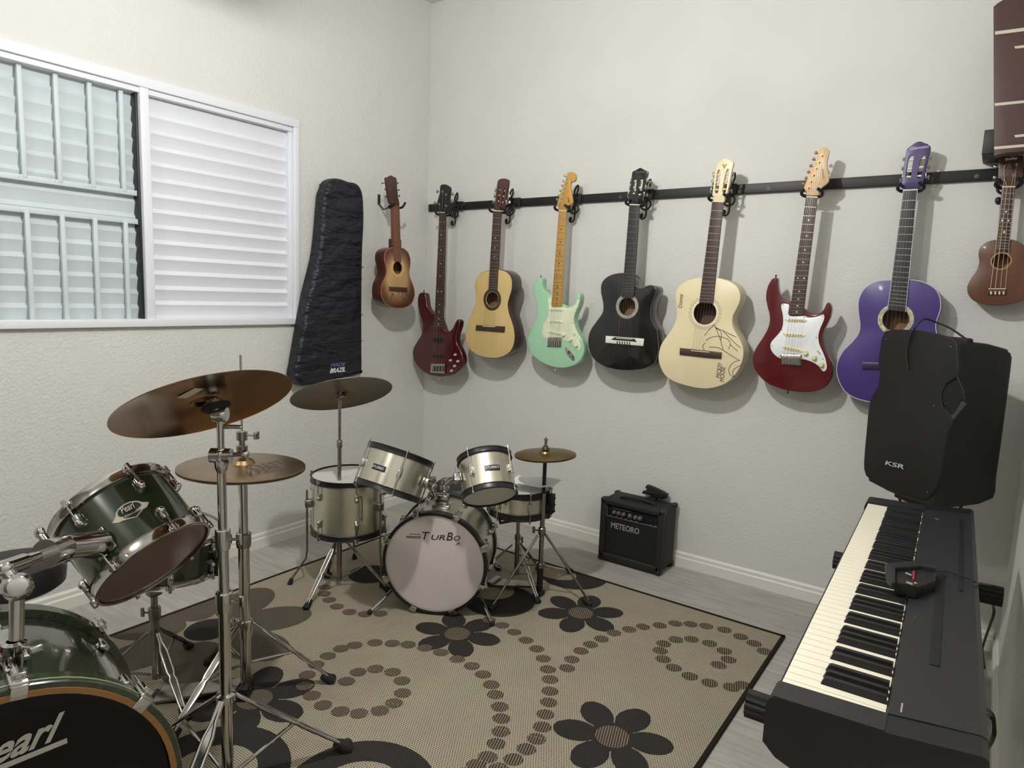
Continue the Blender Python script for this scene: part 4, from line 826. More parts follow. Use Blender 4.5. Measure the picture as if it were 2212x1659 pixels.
# ---------------------------------------------------------------- drum builders
def drum(name, label, cat, B, A, R, L, ms, mh, mt, mbm, hoop_h=.022, hoop_o=.007, nl=6, ph0=0., lug='rod', group=None, loc=None, shell_in=None, claw=False, face=None):
    """B bottom centre, A axis towards the top head; angle 0 faces the camera"""
    B, A = V(B), V(A).normalized(); T = thing(name, label, cat, loc or B, group)
    tc = (CAM - B) if face is None else V(face); e1 = (tc - A*tc.dot(A)).normalized(); e2 = A.cross(e1)
    pt = lambda r, ph, h: B + A*h + e1*(r*math.cos(ph)) + e2*(r*math.sin(ph))
    T_ = dict(T=T, B=B, A=A, R=R, L=L, e1=e1, e2=e2, pt=pt)
    sh = MB().lathe(B, A, [(R-.006, hoop_h*.6), (R, hoop_h*.6), (R, L-hoop_h*.6), (R-.006, L-hoop_h*.6)], 64, e1, closed=True)
    T_['shell'] = part('shell', sh, ms, T)
    rim = min(.006, hoop_h*.3)
    for nm, h0, s in (('bottom_hoop', 0, 1), ('top_hoop', L, -1)):
        prof = [(R+.001, 0), (R+hoop_o*.6, 0), (R+hoop_o, rim*.3), (R+hoop_o*.7, rim), (R+hoop_o*.7, hoop_h-.004), (R+hoop_o*1.1, hoop_h-.001), (R+hoop_o*.6, hoop_h), (R+.0005, hoop_h)]
        if claw: prof = [(R-.004, 0), (R+hoop_o-.002, 0), (R+hoop_o, .003), (R+hoop_o, hoop_h-.003), (R+hoop_o-.002, hoop_h), (R+.0005, hoop_h)]
        T_[nm] = part(nm, MB().lathe(B + A*h0, A*s, prof, 72, e1, closed=True), mh, T)
    rec = .006 if not claw else .006
    T_['top_head'] = part('top_head', MB().lathe(B + A*(L-rec), A, [(R+.001, -.004), (R-.001, -.001), (R-.010, .001), (R-.02, 0), (0, 0)], 64, e1), mt, T)
    T_['bottom_head'] = part('bottom_head', MB().lathe(B + A*rec, -A, [(R+.001, -.004), (R-.001, -.001), (R-.010, .001), (R-.02, 0), (0, 0)], 64, e1), mbm, T)
    for k in range(nl):
        ph = ph0 + 2*math.pi*k/nl; m_ = MB(); rr = R + hoop_o + .004
        rad = e1*math.cos(ph) + e2*math.sin(ph); tg = A.cross(rad)
        if lug == 'rod':
            m_.tube(pt(rr, ph, -.002), pt(rr, ph, L+.002), .0024, n=8)
            for h in (-.001, L+.001): m_.tube(pt(rr, ph, h-.005), pt(rr, ph, h+.005), .0045, n=10)
            m_.box(pt(R+.006, ph, L*.5), (.018, .013, .030), (tg, rad, A), .003); m_.tube(pt(R+.001, ph, L*.5), pt(R+.008, ph, L*.5), .009, n=14)
            m_.tube(pt(rr, ph, L*.5-.022), pt(rr, ph, L*.5+.022), .0055, n=12)
            part('tension_rod', m_, CHROME, T)
        elif lug == 'split':
            for h, hs in ((L*.73, L+.003), (L*.27, -.003)):
                m_ = MB(); s = 1 if hs > h else -1
                m_.box(pt(R+.006, ph, h), (.016, .014, .034), (tg, rad, A), .005); m_.sphere(pt(R+.009, ph, h-s*.006), .0095, 12); m_.tube(pt(R, ph, h-s*.012), pt(R+.010, ph, h-s*.012), .009, .006, 12)
                m_.tube(pt(rr, ph, h), pt(rr, ph, hs), .0026, n=8); m_.tube(pt(rr, ph, hs-s*.018), pt(rr, ph, hs), .006, n=10); m_.box(pt(R+hoop_o*.9, ph, hs-s*.011), (.022, .010, .010), (tg, rad, A), .002)
                part('lug', m_, CHROME, T)
        elif lug == 'claw':
            for h, hs, s in ((L*.74, L, 1), (L*.26, 0, -1)):
                m_ = MB(); q = R+hoop_o+.008
                m_.box(pt(R+.007, ph, h), (.022, .015, .045), (tg, rad, A), .006); m_.tube(pt(R, ph, h), pt(R+.012, ph, h), .013, .009, 14)
                m_.tube(pt(q, ph, h+s*.01), pt(q, ph, hs-s*.01), .0028, n=8)
                m_.box(pt(R+hoop_o+.004, ph, hs-s*hoop_h*.48), (.030, .010, hoop_h+.006), (tg, rad, A), .003); m_.box(pt(R+hoop_o*.45, ph, hs+s*.003), (.026, hoop_o+.008, .005), (tg, rad, A), .0015)
                m_.tube(pt(q, ph, hs-s*(hoop_h+.004)), pt(q, ph, hs-s*.006), .0085, .007, 14); m_.box(pt(q+.004, ph, hs-s*.014), (.022, .012, .004), (tg, rad, A), .001)
                part('claw_hook', m_, CHROME, T)
    return T_
def badge(D, name, ph, h, w, hh, m, lift=.0015):
    n = 8; mb_ = MB(); R = D['R']+lift; A = D['A']; dphi = w/D['R']; rows = []
    for j in (-1, 1): rows.append([mb_.bm.verts.new(D['pt'](R, ph + dphi*(k/n-.5), h + j*hh/2)) for k in range(n+1)])
    for k in range(n): mb_.face([rows[0][k], rows[0][k+1], rows[1][k+1], rows[1][k]])
    ob = part(name, mb_, m, D['T'], D['shell']); rad = D['pt'](1, ph, 0)-D['pt'](0, ph, 0); tg = D['A'].cross(rad)
    return ob, D['pt'](R, ph, h), tg, A
def disc_axis(c, major_px, ratio, sign):
    """axis of a disc seen as an ellipse: major axis direction in the photo, minor/major ratio; sign=+1 if the side facing the camera looks up"""
    t = (V(c)-CAM).normalized(); er = (_r - t*_r.dot(t)).normalized(); eu = er.cross(t).normalized()
    L = math.hypot(*major_px); dx, dy = major_px[0]/L, -major_px[1]/L
    mn = (er*(-dy) + eu*dx); mn = mn if mn.dot(eu) > 0 else -mn
    n = -t*ratio + mn*(sign*math.sqrt(1-ratio*ratio)); n.normalize(); return n if n.z > 0 else -n
def axis_from(c, dpx, tilt):
    """axis pointing along dpx in the photo, leaning tilt radians away from the camera"""
    t = (V(c)-CAM).normalized(); er = (_r - t*_r.dot(t)).normalized(); eu = er.cross(t).normalized()
    L = math.hypot(*dpx); d = er*(dpx[0]/L) + eu*(-dpx[1]/L); return (d*math.cos(tilt) + t*math.sin(tilt)).normalized()
def cymbal(name, label, c, A, R, m, bell=.17, dome=.10, hb=.028, flip=False, group=None):
    s = -1 if flip else 1; th = .0016
    top = [(R, 0), (R*.98, .0012), (R*.6, R*dome*.35), (R*bell*1.25, R*dome*.62), (R*bell, R*dome*.68), (R*bell*.8, R*dome*.68+hb*.6), (R*bell*.4, R*dome*.68+hb*.95), (.007, R*dome*.68+hb)]
    bot = [(r, h-th) for r, h in reversed(top)]
    o = MB().lathe(V(c), A*s, top+bot, 72, closed=True)
    return o, R*dome*.68+hb

# ---------------------------------------------------------------- children's silver kit
SILV = mat('silver_sparkle_wrap', (206, 202, 186), .27, .92, noise=.06, nscale=900); BHOOP = mat('black_hoop', (18, 18, 20), .35)
HEADW = mat('milky_drum_head', (206, 196, 190), .3, noise=.03, nscale=6); HEADC = mat('coated_head', (205, 202, 196), .6); PRINT = mat('black_print', (22, 20, 22), .5)
kb = V((-.48, .877, 0)).normalized(); KC = V((1.164, -1.179, .222)); KR = .206
KD = drum('bass_drum', "small silver children's bass drum with printed white front head", 'drum', KC - (-kb)*0 + kb*.285, -kb, KR, .285, SILV, BHOOP, HEADW, HEADC, .034, .009, 8, math.radians(22), 'claw', claw=True, loc=(1.10, -1.06, RZT), face=(0, 0, 1))
hn = -kb; hp_ = KC - kb*(-.0055)
def hd(u, v): return onp(u, v, KC + kb*.0055, hn)
F5 = crop(820, 900, 3.6875)
o, e = hd(*F5((340, 980))[0]), hd(*F5((600, 985))[0]); xd = e-o
t_ = lambda s, a, b, hgt, nm='printed_name': text(s, KD['T'], KD['top_head'], nm, hd(*F5(a)[0]), hd(*F5(b)[0])-hd(*F5(a)[0]), Z, hgt, (hd(*F5(b)[0])-hd(*F5(a)[0])).length, PRINT, shear=.22)
t_('T', (337, 980), (400, 982), .033); t_('UR', (412, 980), (522, 983), .021); t_('B', (533, 985), (582, 986), .033); t_('O', (592, 988), (640, 988), .021); t_('JR', (605, 1026), (640, 1028), .014)
mb = MB()
for k, (a, b) in enumerate((((238, 935), (328, 938)), ((212, 944), (328, 947)), ((212, 953), (328, 956)), ((212, 962), (328, 967)))):
    if k == 1: continue
    p, q = hd(*F5(a)[0]), hd(*F5(b)[0]); mb.tube(p - kb*.0004, q - kb*.0004, .0011, n=6)
part('printed_lines', mb, PRINT, KD['T'], KD['top_head'])
for sgn, px in ((1, F5((760, 1440), (862, 1545))), (-1, crop(600, 920, 3.858)((945, 1425), (880, 1480)))):
    mid = KD['pt'](KR+.004, math.radians(128)*(-1 if sgn > 0 else 1), .20)
    p = V((mid.x, mid.y, mid.z)); side = (p - (KC+kb*.1)); side.z = 0; side.normalize(); foot = p + side*.085 - kb*.12; foot.z = RZT+.01
    m_ = MB().tube(p, foot, .006, n=10).box(p, (.025, .025, .02), bev=.004); sp = part('spur', m_, CHROME, KD['T']); part('rubber_foot', MB().sphere(foot, .011, 10), RUBBER, KD['T'], sp)
# tom holder on the bass drum
kt = KC + kb*.12 + Z*(KR)
m_ = MB().box(kt + Z*.004, (.075, .06, .012), (V((-kb.y, kb.x, 0)), kb, Z), .004).box(kt + Z*.028, (.055, .04, .045), (V((-kb.y, kb.x, 0)), kb, Z), .006)
part('tom_mount', m_, CHROME, KD['T'])
# toms
lt_c = at(853, 1021, 2.61); lt_a = axis_from(lt_c, (30, -89), .03); RL, LL = .124, .168
LT = drum('tom_tom', "silver children's tom tilted on the left above its bass drum", 'drum', lt_c - lt_a*LL/2, lt_a, RL, LL, SILV, BHOOP, HEADC, HEADC, .024, .006, 4, math.radians(8), 'rod')
rt_c = at(1052, 1030, 2.56); rt_a = axis_from(rt_c, (-15, -95), .36); RR_, LR = .101, .168
RT = drum('tom_tom', "silver children's tom with visible underside on the right above its bass drum", 'drum', rt_c - rt_a*LR/2, rt_a, RR_, LR, SILV, BHOOP, HEADC, HEADC, .024, .006, 4, math.radians(-31), 'rod')
BADGE = mat('navy_badge', (20, 22, 34), .4)
for D, ph in ((LT, -30), (RT, 14)):
    ob, c, tg, ax = badge(D, 'name_badge', math.radians(ph), D['L']*.47, .058, .022, BADGE)
    text('TURBO', D['T'], ob, 'badge_text', c - tg*.020 - ax*.004, tg, ax, .009, .044, WHITE, shear=.2, lift=.003, ink=.0003)
    m_ = MB(); 
    for j in (-1, 0, 1): m_.tube(c - tg*.027 + ax*(.0025*j) + (D['pt'](1, math.radians(ph), 0)-D['pt'](0, math.radians(ph), 0))*.0018, c - tg*.021 + ax*(.0025*j) + (D['pt'](1, math.radians(ph), 0)-D['pt'](0, math.radians(ph), 0))*.0025, .0006, n=5)
    part('badge_lines', m_, WHITE, D['T'], ob)
# holder arms (move with the bass drum)
E5 = crop(860, 920, 8.295)
def arm(D, ph, h, ball_px, nm):
    ra = D['pt'](1, ph, 0)-D['pt'](0, ph, 0); s = D['pt'](D['R']+.004, ph, h)
    ball = at(ball_px[0], ball_px[1], dep(kt)-.01)
    m_ = MB().box(s + ra*.012, (.034, .03, .036), (D['A'].cross(ra), ra, D['A']), .005).tube(s + ra*.012, ball + (s-ball)*.1 + Z*.012, .0095, n=14).sphere(ball, .020, 14).tube(ball, V((kt.x+(ball.x-kt.x)*.5, kt.y+(ball.y-kt.y)*.5, kt.z+.02)), .010, n=12)
    m_.box(ball + Z*.028, (.02, .03, .03), bev=.004); m_.tube(s + ra*.012 + D['A']*.01, s + ra*.012 + D['A']*.04, .003, n=8); part('tom_arm', m_, CHROME, KD['T'])
arm(LT, math.radians(62), LL*.5, E5((612, 1095))[0], 0); arm(RT, math.radians(-72), LR*.5, E5((835, 1115))[0], 1)
# floor tom on three legs
ft = V((.628, -1.158, .232)); FTD = drum('floor_tom', "silver children's floor tom standing on three bent legs by the left wall", 'drum', ft, Z, .158, .262, SILV, BHOOP, HEADC, HEADC, .026, .007, 6, math.radians(-48), 'split', loc=(.628, -1.158, RZT))
f1, f2 = onz(626, 1262, RZT), onz(766, 1207, RZT)
for f in (f1, f2, ft + V((.19, .03, 0))):
    d = f-ft; d.z = 0; d.normalize(); q = ft + d*.172
    br = part('leg_bracket', MB().box(V((q.x, q.y, .37)), (.03, .03, .034), (d, V((-d.y, d.x, 0)), Z), .004).tube(V((q.x, q.y, .37))-d*.016, V((q.x, q.y, .37)), .013, n=12), CHROMED, FTD['T'])
    q2 = V((q.x, q.y, 0)) + d*.006; fo = V((f.x, f.y, RZT+.012))
    lg = part('leg', MB().poly([q2+Z*.43, q2+Z*.16, q2+Z*.12+d*.005, fo], .0048, 10), CHROMED, FTD['T'])
    part('rubber_foot', MB().tube(fo+V((-d.x*.008, -d.y*.008, .014)), V((fo.x, fo.y, RZT)), .008, .0125, 12), RUBBER, FTD['T'], lg)
m_ = MB().poly([FTD['pt'](.16, math.radians(18), .20), FTD['pt'](.18, math.radians(18), .20), FTD['pt'](.18, math.radians(18), .10), FTD['pt'](.16, math.radians(18), .10)], .004, 8); part('side_bar', m_, CHROMED, FTD['T'])
# snare and its stand
ks = V((1.262, -.735, .350)); KS = drum('snare_drum', "silver children's snare drum with a paper sheet lying on it", 'drum', ks, Z, .132, .122, SILV, BHOOP, HEADC, HEADC, .03, .007, 6, math.radians(20), 'rod')
m_ = MB(); d = V((1, .25, 0)).normalized(); m_.box(ks + d*.150 + Z*.062, (.022, .04, .085), (d, V((-d.y, d.x, 0)), Z), .003)
for h in (.03, .06, .09): m_.tube(ks + d*.148 + Z*h, ks + d*.168 + Z*h, .004, n=8)
part('throw_off', m_, BLACKM, KS['T'])
def paper():
    c = at(1157, 1042, 2.93); ax, ay = V((.95, .3, 0)).normalized(), V((-.3, .95, 0)).normalized(); mb = MB(); n = 8; g0 = []
    for j in range(n+1):
        g0.append([mb.bm.verts.new(V((c.x, c.y, max(c.z, ks.z+.127))) + ax*((i/n-.5)*.20) + ay*((j/n-.5)*.145) + Z*(.0035*math.sin(i*.9+j*.4)+.0035 + (.006*(i/n)**3))) for i in range(n+1)])
    for j in range(n):
        for i in range(n): mb.face([g0[j][i], g0[j][i+1], g0[j+1][i+1], g0[j+1][i]])
    return mb
solo('paper_sheet', paper(), mat('white_paper', (236, 236, 238), .7), "slightly curled white paper sheet on the children's snare drum", 'paper', (1.30, -.745, ks.z+.125))
def stand_legs(T, hub, feet, zb, m=CHROMED, r=.0055, strut=True, lowz=None, double=True, foot_r=.013, base_z=RZT):
    lw = r*1.35
    for f in feet:
        f = V((f[0], f[1], base_z)); d = V((f.x-hub.x, f.y-hub.y, 0)).normalized(); a = hub + d*.022; w = V((-d.y, d.x, 0)); b = f + Z*.016
        m_ = MB()
        if double:
            for s in (-1, 1): m_.poly([a + w*(.3*lw*s), lerp(a, b, .12)+w*(.35*lw*s), lerp(a, b, .22)+w*(lw*s), lerp(a, b, .48)+w*(lw*s), lerp(a, b, .53)+w*(.6*lw*s), lerp(a, b, .58)+w*(lw*s), b+w*(.5*lw*s)], r*.55, 8)
            bx = (b-a).normalized(); m_.box(lerp(a, b, .5), ((b-a).length*.96, lw*1.5, .0022), (bx, w, bx.cross(w)))
        else: m_.poly([a, b], r, 10)
        lg = part('leg', m_, m, T)
        part('rubber_foot', MB().tube(b+d*-.028+Z*.012, f+d*.006+Z*.004, foot_r*.8, foot_r*1.15, 12).sphere(f+d*.004+Z*foot_r*.85, foot_r*.85, 10), RUBBER, T, lg)
        if strut:
            lo = V((hub.x, hub.y, lowz)) + d*.016; part('brace', MB().tube(lerp(a, b, .52), lo, r*.6, n=8), m, T)
def collar(T, p, r, h=.04, wing=None, m=CHROMED):
    m_ = MB().lathe(V(p)-Z*h/2, Z, [(r*.8, 0), (r*1.25, .003), (r*1.35, h*.3), (r*1.35, h-.003), (r*1.15, h), (r*.8, h)], 20)
    ob = part('collar', m_, m, T)
    if wing is not None:
        d = V(wing).normalized(); q = V(p)+d*r*1.2; w = V((-d.y, d.x, 0))
        part('wing_nut', MB().tube(q, q+d*.02, .0035, n=8).box(q+d*.024, (.012, .006, .030), (d, w, Z), .0025), m, T, ob)
    return ob
T = thing('snare_stand', "thin chrome stand under the children's snare drum", 'drum stand', (ks.x, ks.y, RZT))
part('pole', MB().tube((ks.x, ks.y, .06), (ks.x, ks.y, .318), .008).tube((ks.x, ks.y, .06), (ks.x, ks.y, .24), .011), CHROMED, T)
m_ = MB()
for a in (30, 150, 270):
    d = V((math.cos(math.radians(a)), math.sin(math.radians(a)), 0)); m_.poly([V((ks.x, ks.y, .315)), V((ks.x, ks.y, .325))+d*.06, V((ks.x, ks.y, .336))+d*.135, V((ks.x, ks.y, .365))+d*.148], .006, 8)
part('basket_arms', m_, BLACKM, T); collar(T, (ks.x, ks.y, .235), .010, .03, (1, -.4, 0))
stand_legs(T, V((ks.x, ks.y, .20)), [(ks.x-.17, ks.y-.13), (ks.x+.17, ks.y-.08), (ks.x-.0, ks.y+.20)], 0, lowz=.07, r=.006)
# children's hi-hat
BRZ = mat('aged_bronze', (140, 115, 70), .35, 1., noise=.12, nscale=8); BRZD = mat('dull_bronze', (112, 98, 70), .42, 1., noise=.1, nscale=10)
hx, hy = 1.399, -.752; hz = .648
T = thing('hi_hat_stand', "thin chrome hi-hat stand of the children's kit, in front of its snare drum", 'cymbal stand', (hx, hy, RZT))
part('lower_pole', MB().tube((hx, hy, .05), (hx, hy, .47), .0105), CHROMED, T)
part('upper_pole', MB().tube((hx, hy, .46), (hx, hy, .62), .0085).lathe((hx, hy, .60), Z, [(.0085, 0), (.011, .012), (.021, .022), (.021, .030), (0, .030)], 20), BLACKM, T)
part('pull_rod', MB().tube((hx, hy, .6), (hx, hy, .715), .003, n=8), CHROME, T)
part('clutch', MB().lathe((hx, hy, hz+.012), Z, [(0, 0), (.017, 0), (.017, .010), (.011, .012), (.011, .018), (.006, .020), (.006, .04), (.009, .041), (.009, .046), (0, .05)], 16), CHROMED, T)
collar(T, (hx, hy, .30), .012, .035, (-1, -.2, 0))
part('spreader', MB().lathe((hx, hy, .135), Z, [(.011, 0), (.02, .004), (.02, .02), (.011, .024)], 20).tube((hx, hy, .15), (hx+.10, hy+.04, .14), .005, n=8).tube((hx, hy, .15), (hx-.09, hy-.02, .13), .005, n=8), CHROMED, T)
part('lower_tube', MB().tube((hx, hy, .012), (hx, hy, .14), .0135, n=14).box((hx, hy, .02), (.03, .05, .02), bev=.004), BLACKM, T)
kf = [onz(1062, 1318, RZT), onz(1272, 1307, RZT), V((hx-.02, hy+.30, RZT))]
stand_legs(T, V((hx, hy, .285)), [(f.x, f.y) for f in kf], 0, lowz=.14, r=.0055, double=False, strut=False)
ped = MB(); d = V((-.82, -.1, 0)).normalized(); w = V((-d.y, d.x, 0)); a = V((hx, hy, .03))
ped.prism([a+w*.025+Z*.03, a-w*.025+Z*.03, a+d*.22-w*.04-Z*.012, a+d*.22+w*.04-Z*.012], (0, 0, -.007)); ped.box(a+d*.23-Z*.012, (.03, .09, .02), (d, w, Z), .004)
part('pedal', ped, CHROMED, T)
for nm, fl_, z0, lb in (('top', False, hz, "small brass top hi-hat cymbal of the children's kit"), ('low', True, hz-.006, "small brass bottom hi-hat cymbal of the children's kit")):
    A_ = V((-.05, -.02, 1)).normalized(); o, hh_ = cymbal('c', '', (hx, hy, z0-.008), A_, .131, BRZ, .2, .08, .012, fl_)
    solo('hi_hat_cymbal', o, BRZ, lb, 'cymbal', (hx, hy, z0), "hi-hat pair of the children's kit")
# children's crash stand
rx, ry = .668, -1.243
T = thing('cymbal_stand', "thin chrome cymbal stand of the children's kit, in front of its floor tom", 'cymbal stand', (rx, ry, RZT))
rc = onp(738, 846, V((rx, ry, .88)), V((CAM.x-rx, CAM.y-ry, 0)).normalized())
part('lower_tube', MB().tube((rx, ry, .035), (rx, ry, .40), .0115), CHROMED, T); part('middle_tube', MB().tube((rx, ry, .38), (rx, ry, .645), .0085), CHROMED, T)
part('upper_tube', MB().tube((rx, ry, .64), (rx, ry, .815), .0062), CHROMED, T)
collar(T, (rx, ry, .405), .0115, .035, (-1, -.3, 0)); collar(T, (rx, ry, .645), .009, .035, (.7, -.7, 0))
ra = disc_axis(rc, (217, -32), .30, -1)
part('tilter', MB().tube((rx, ry, .81), (rx, ry, .845), .008, n=12).sphere((rx, ry, .845), .012, 12).tube(V((rx, ry, .845)), rc + ra*.03, .0035, n=8).lathe(rc - ra*.03, ra, [(.006, 0), (.018, .006), (.018, .012), (.008, .016)], 16), CHROMED, T)
part('wing_nut', MB().tube(rc + ra*.035, rc+ra*.05, .006, n=10).box(rc+ra*.052, (.03, .006, .012), bev=.002), CHROME, T)
stand_legs(T, V((rx, ry, .225)), [tuple(onz(u, v, RZT))[:2] for u, v in ((662, 1316), (838, 1278), (707, 1248))], 0, lowz=.05, r=.006)
o, hh_ = cymbal('c', '', rc - ra*.012, ra, .212, BRZD, .14, .07, .016)
solo('crash_cymbal', o, BRZD, "dull bronze cymbal tilted on the thin stand of the children's kit", 'cymbal', rc)
# stool behind the children's kit
sx, sy = .925, -.72; T = thing('drum_stool', "low round black stool behind the children's bass drum", 'stool', (sx, sy, RZT))
VINYL = mat('black_vinyl', (26, 25, 27), .45, bump=.15, bscale=200)
part('seat', MB().lathe((sx, sy, .35), Z, [(0, 0), (.125, 0), (.135, .01), (.137, .05), (.125, .062), (0, .066)], 40), VINYL, T)
part('post', MB().tube((sx, sy, .05), (sx, sy, .352), .012), CHROMED, T)
stand_legs(T, V((sx, sy, .2)), [(sx+.19*math.cos(a), sy+.19*math.sin(a)) for a in (.4, 2.5, 4.6)], 0, lowz=.07, r=.006)
# ---------------------------------------------------------------- full-size green kit in the left foreground
GREEN = mat('green_lacquer', (44, 54, 36), .16, .25, noise=.25, nscale=3.5, coat=.8); GHOOP = mat('green_wood_hoop', (46, 54, 34), .25, .1, noise=.3, nscale=60, coat=.5)
HBLK = mat('gloss_black_head', (7, 7, 9), .2, spec=.25); CLEARH = mat('smoky_clear_head', (104, 80, 62), .22, noise=.15, nscale=4); WOODR = mat('amber_wood_edge', (140, 100, 52), .4)
KN = V((math.sin(1.382), -math.cos(1.382), 0)); KF = V((1.564, -2.745, .302)); KRR = .276; KL = .40
PK = drum('bass_drum', 'large green lacquered bass drum with black front head in the left foreground', 'drum', KF - KN*KL, KN, KRR, KL, GREEN, GHOOP, HBLK, HEADC, .042, .018, 8, math.radians(-6), 'claw', claw=True, loc=(1.38, -2.71, RZT), face=(0, 0, 1))
part('hoop_edge', MB().lathe(KF + KN*.0005, KN, [(KRR-.005, -.004), (KRR-.005, .002), (KRR+.006, .002), (KRR+.006, -.004)], 72, closed=True), WOODR, PK['T'], PK['top_hoop'])
part('hoop_inlay', MB().lathe(KF - KN*.012, KN, [(KRR+.0165, -.0015), (KRR+.0192, -.0015), (KRR+.0192, .0015), (KRR+.0165, .0015)], 72, closed=True), mat('pale_inlay', (150, 156, 128), .4), PK['T'], PK['top_hoop'])
def hf(u, v): return onp(u, v, KF - KN*.0055, KN)
G5 = crop(0, 1250, 4.056); GREYP = mat('grey_head_print', (176, 172, 164), .5)
o = hf(*G5((-330, 1655))[0]); e = hf(*G5((545, 1385))[0]); o0 = hf(*G5((-400, 1640))[0])
xd = (hf(*G5((560, 1375))[0]) - hf(*G5((0, 1600))[0])).normalized(); up = KN.cross(xd); up = up if up.z > 0 else -up
LS = (hf(*G5((445, 1420))[0]) - hf(*G5((0, 1600))[0])).length
upl = hf(141, 1533) - hf(109, 1601); b0, b1 = hf(-28, 1660), hf(108, 1603)
text('earl', PK['T'], PK['top_head'], 'logo_lettering', b0, b1-b0, upl, upl.length, (b1-b0).length, GREYP, bold=.025)
text('P', PK['T'], PK['top_head'], 'logo_lettering', b0 - (b1-b0)*.55, b1-b0, upl, upl.length, (b1-b0).length*.5, GREYP, bold=.025)
a, b = hf(*G5((585, 1395))[0]), hf(*G5((585, 1395))[0]) - xd*.30; part('logo_underline', MB().prism([a+KN*.001, a+KN*.001-up*.010, b+KN*.001-up*.010, b+KN*.001], KN*-.0008), GREYP, PK['T'], PK['top_head'])
m_ = MB()   # tom mount on the crown of the shell
mt = KF - KN*.17 + Z*(KRR); side = V((-KN.y, KN.x, 0))
m_.box(mt + Z*.004, (.09, .13, .012), (KN, side, Z), .004).box(mt + Z*.022 , (.075, .115, .036), (KN, side, Z), .008); part('tom_mount', m_, CHROME, PK['T'])
pm = onz(28, 1408, mt.z+.04); part('mount_badge', MB().sphere(mt + Z*.03 + KN*.036 + side*.03, .013, 12, (.4, 1, 1)), mat('dark_red_enamel', (96, 14, 22), .3), PK['T'])
# holder post + ball joint + arm
BT, BB = crop(0, 1150, 9.218), None
pb = onz(32, 1410, mt.z+.03); pj = onp(37, 1267, pb, (CAM-pb)*1.0)
pj = V((pb.x, pb.y, pj.z))
tj = at(37, 1267, dep(pb)); pj = tj
m_ = MB().tube(pb - Z*.03, pj, .0125, n=18).lathe(pb, Z, [(.0125, 0), (.019, .002), (.020, .02), (.0125, .024)], 20); post = part('holder_post', m_, CHROME, PK['T'])
part('wing_bolt', MB().tube(pb + Z*.012, pb + Z*.012 + V((.04, .02, 0)), .004, n=8).box(pb + Z*.012 + V((.042, .021, 0)), (.008, .022, .016), bev=.003), CHROME, PK['T'], post)
jn = (CAM - pj).normalized(); part('ball_joint', MB().sphere(pj, .027, 20).lathe(pj + jn*.012, jn, [(0, .015), (.015, .014), (.019, .012), (.022, .008), (.023, 0), (.018, -.004)], 28), CHROME, PK['T'])
# mid tom
tbc = at(338, 1219, 1.64); ta = axis_from(tbc, (-535*.62, -750*.80), .33); ta = axis_from(tbc, (-.64, -.77), .33); TR, TL = .136, .205
TM = drum('tom_tom', 'green lacquered tom with chrome hoops tilted above the large bass drum', 'drum', tbc, ta, TR, TL, GREEN, CHROME, HEADC, CLEARH, .028, .008, 6, math.radians(-29), 'split')
el = pj + (at(11, 1228, dep(pj)) - pj); ae = at(108, 1194, dep(pj)+.12)
part('holder_arm', MB().sphere(el, .017, 14).tube(pj, el, .014, n=14).tube(el, lerp(el, ae, .4), .0165, n=18).tube(lerp(el, ae, .38), lerp(el, ae, 1.25), .0125, n=18), CHROME, PK['T'], post)
br = at(140, 1178, dep(ae)+.03); rd = (br - (tbc + ta*TL*.5)); rd = (rd - ta*rd.dot(ta)).normalized(); sp = tbc + ta*((br-tbc).dot(ta)) + rd*TR
ad = (ae-el).normalized()
m_ = MB().tube(ae - ad*.012, ae + ad*.045, .030, .026, 24).tube(ae + ad*.045, sp + rd*.004, .026, .032, 20).box(sp + rd*.002, (.05, .06, .006), (ta.cross(rd), ta, rd), .002)
m_.tube(ae + ad*.01, ae + ad*.01 + ta*.05, .009, n=12).sphere(ae + ad*.01 + ta*.052, .014, 12, (1, .7, 1)); part('tom_bracket', m_, CHROME, TM['T'])
CR = crop(0, 980, 4.483)
# maker badge on the tom shell: find where the sight line meets the shell
def on_drum(D, u, v, lift=.0):
    d = ray(u, v).normalized(); A = D['A']; o = CAM - D['B']; dd = d - A*d.dot(A); oo = o - A*o.dot(A); R = D['R']+lift
    a = dd.dot(dd); b = 2*dd.dot(oo); c = oo.dot(oo)-R*R; t = (-b - math.sqrt(max(b*b-4*a*c, 0)))/(2*a); p = CAM + d*t; h = (p-D['B']).dot(A); r = p - D['B'] - A*h
    return p, h, math.atan2(r.dot(D['e2']), r.dot(D['e1']))
BD_ = crop(230, 1060, 18.433)
def shell_loop(px, lift): return [on_drum(TM, u, v, lift)[0] for u, v in px]
c_, h_, ph_ = on_drum(TM, *BD_((900, 850))[0]); rad = (TM['pt'](1, ph_, 0)-TM['pt'](0, ph_, 0))
out = BD_((225, 1300), (290, 1190), (365, 1040), (370, 900), (470, 720), (650, 560), (900, 440), (1150, 400), (1300, 410), (1400, 450), (1680, 445), (1680, 500), (1600, 650), (1470, 720), (1200, 1050), (900, 1120), (640, 1200), (510, 1270))
pl = part('maker_badge', MB().prism(shell_loop(out, .0022), rad*-.0015), mat('champagne_badge', (206, 198, 182), .35, .5), TM['T'], TM['shell'])
part('badge_oval', MB().prism(shell_loop(catmull(BD_((440, 930), (480, 800), (620, 640), (850, 510), (1080, 455), (1260, 465), (1370, 540), (1340, 610), (1000, 790), (640, 1010), (520, 1025)), 3), .0028), rad*-.0006), BLACK, TM['T'], pl)
part('badge_window', MB().prism(shell_loop(BD_((700, 1110), (1000, 930), (1400, 730), (1180, 1020), (880, 1070)), .0028), rad*-.0006), BLACK, TM['T'], pl)
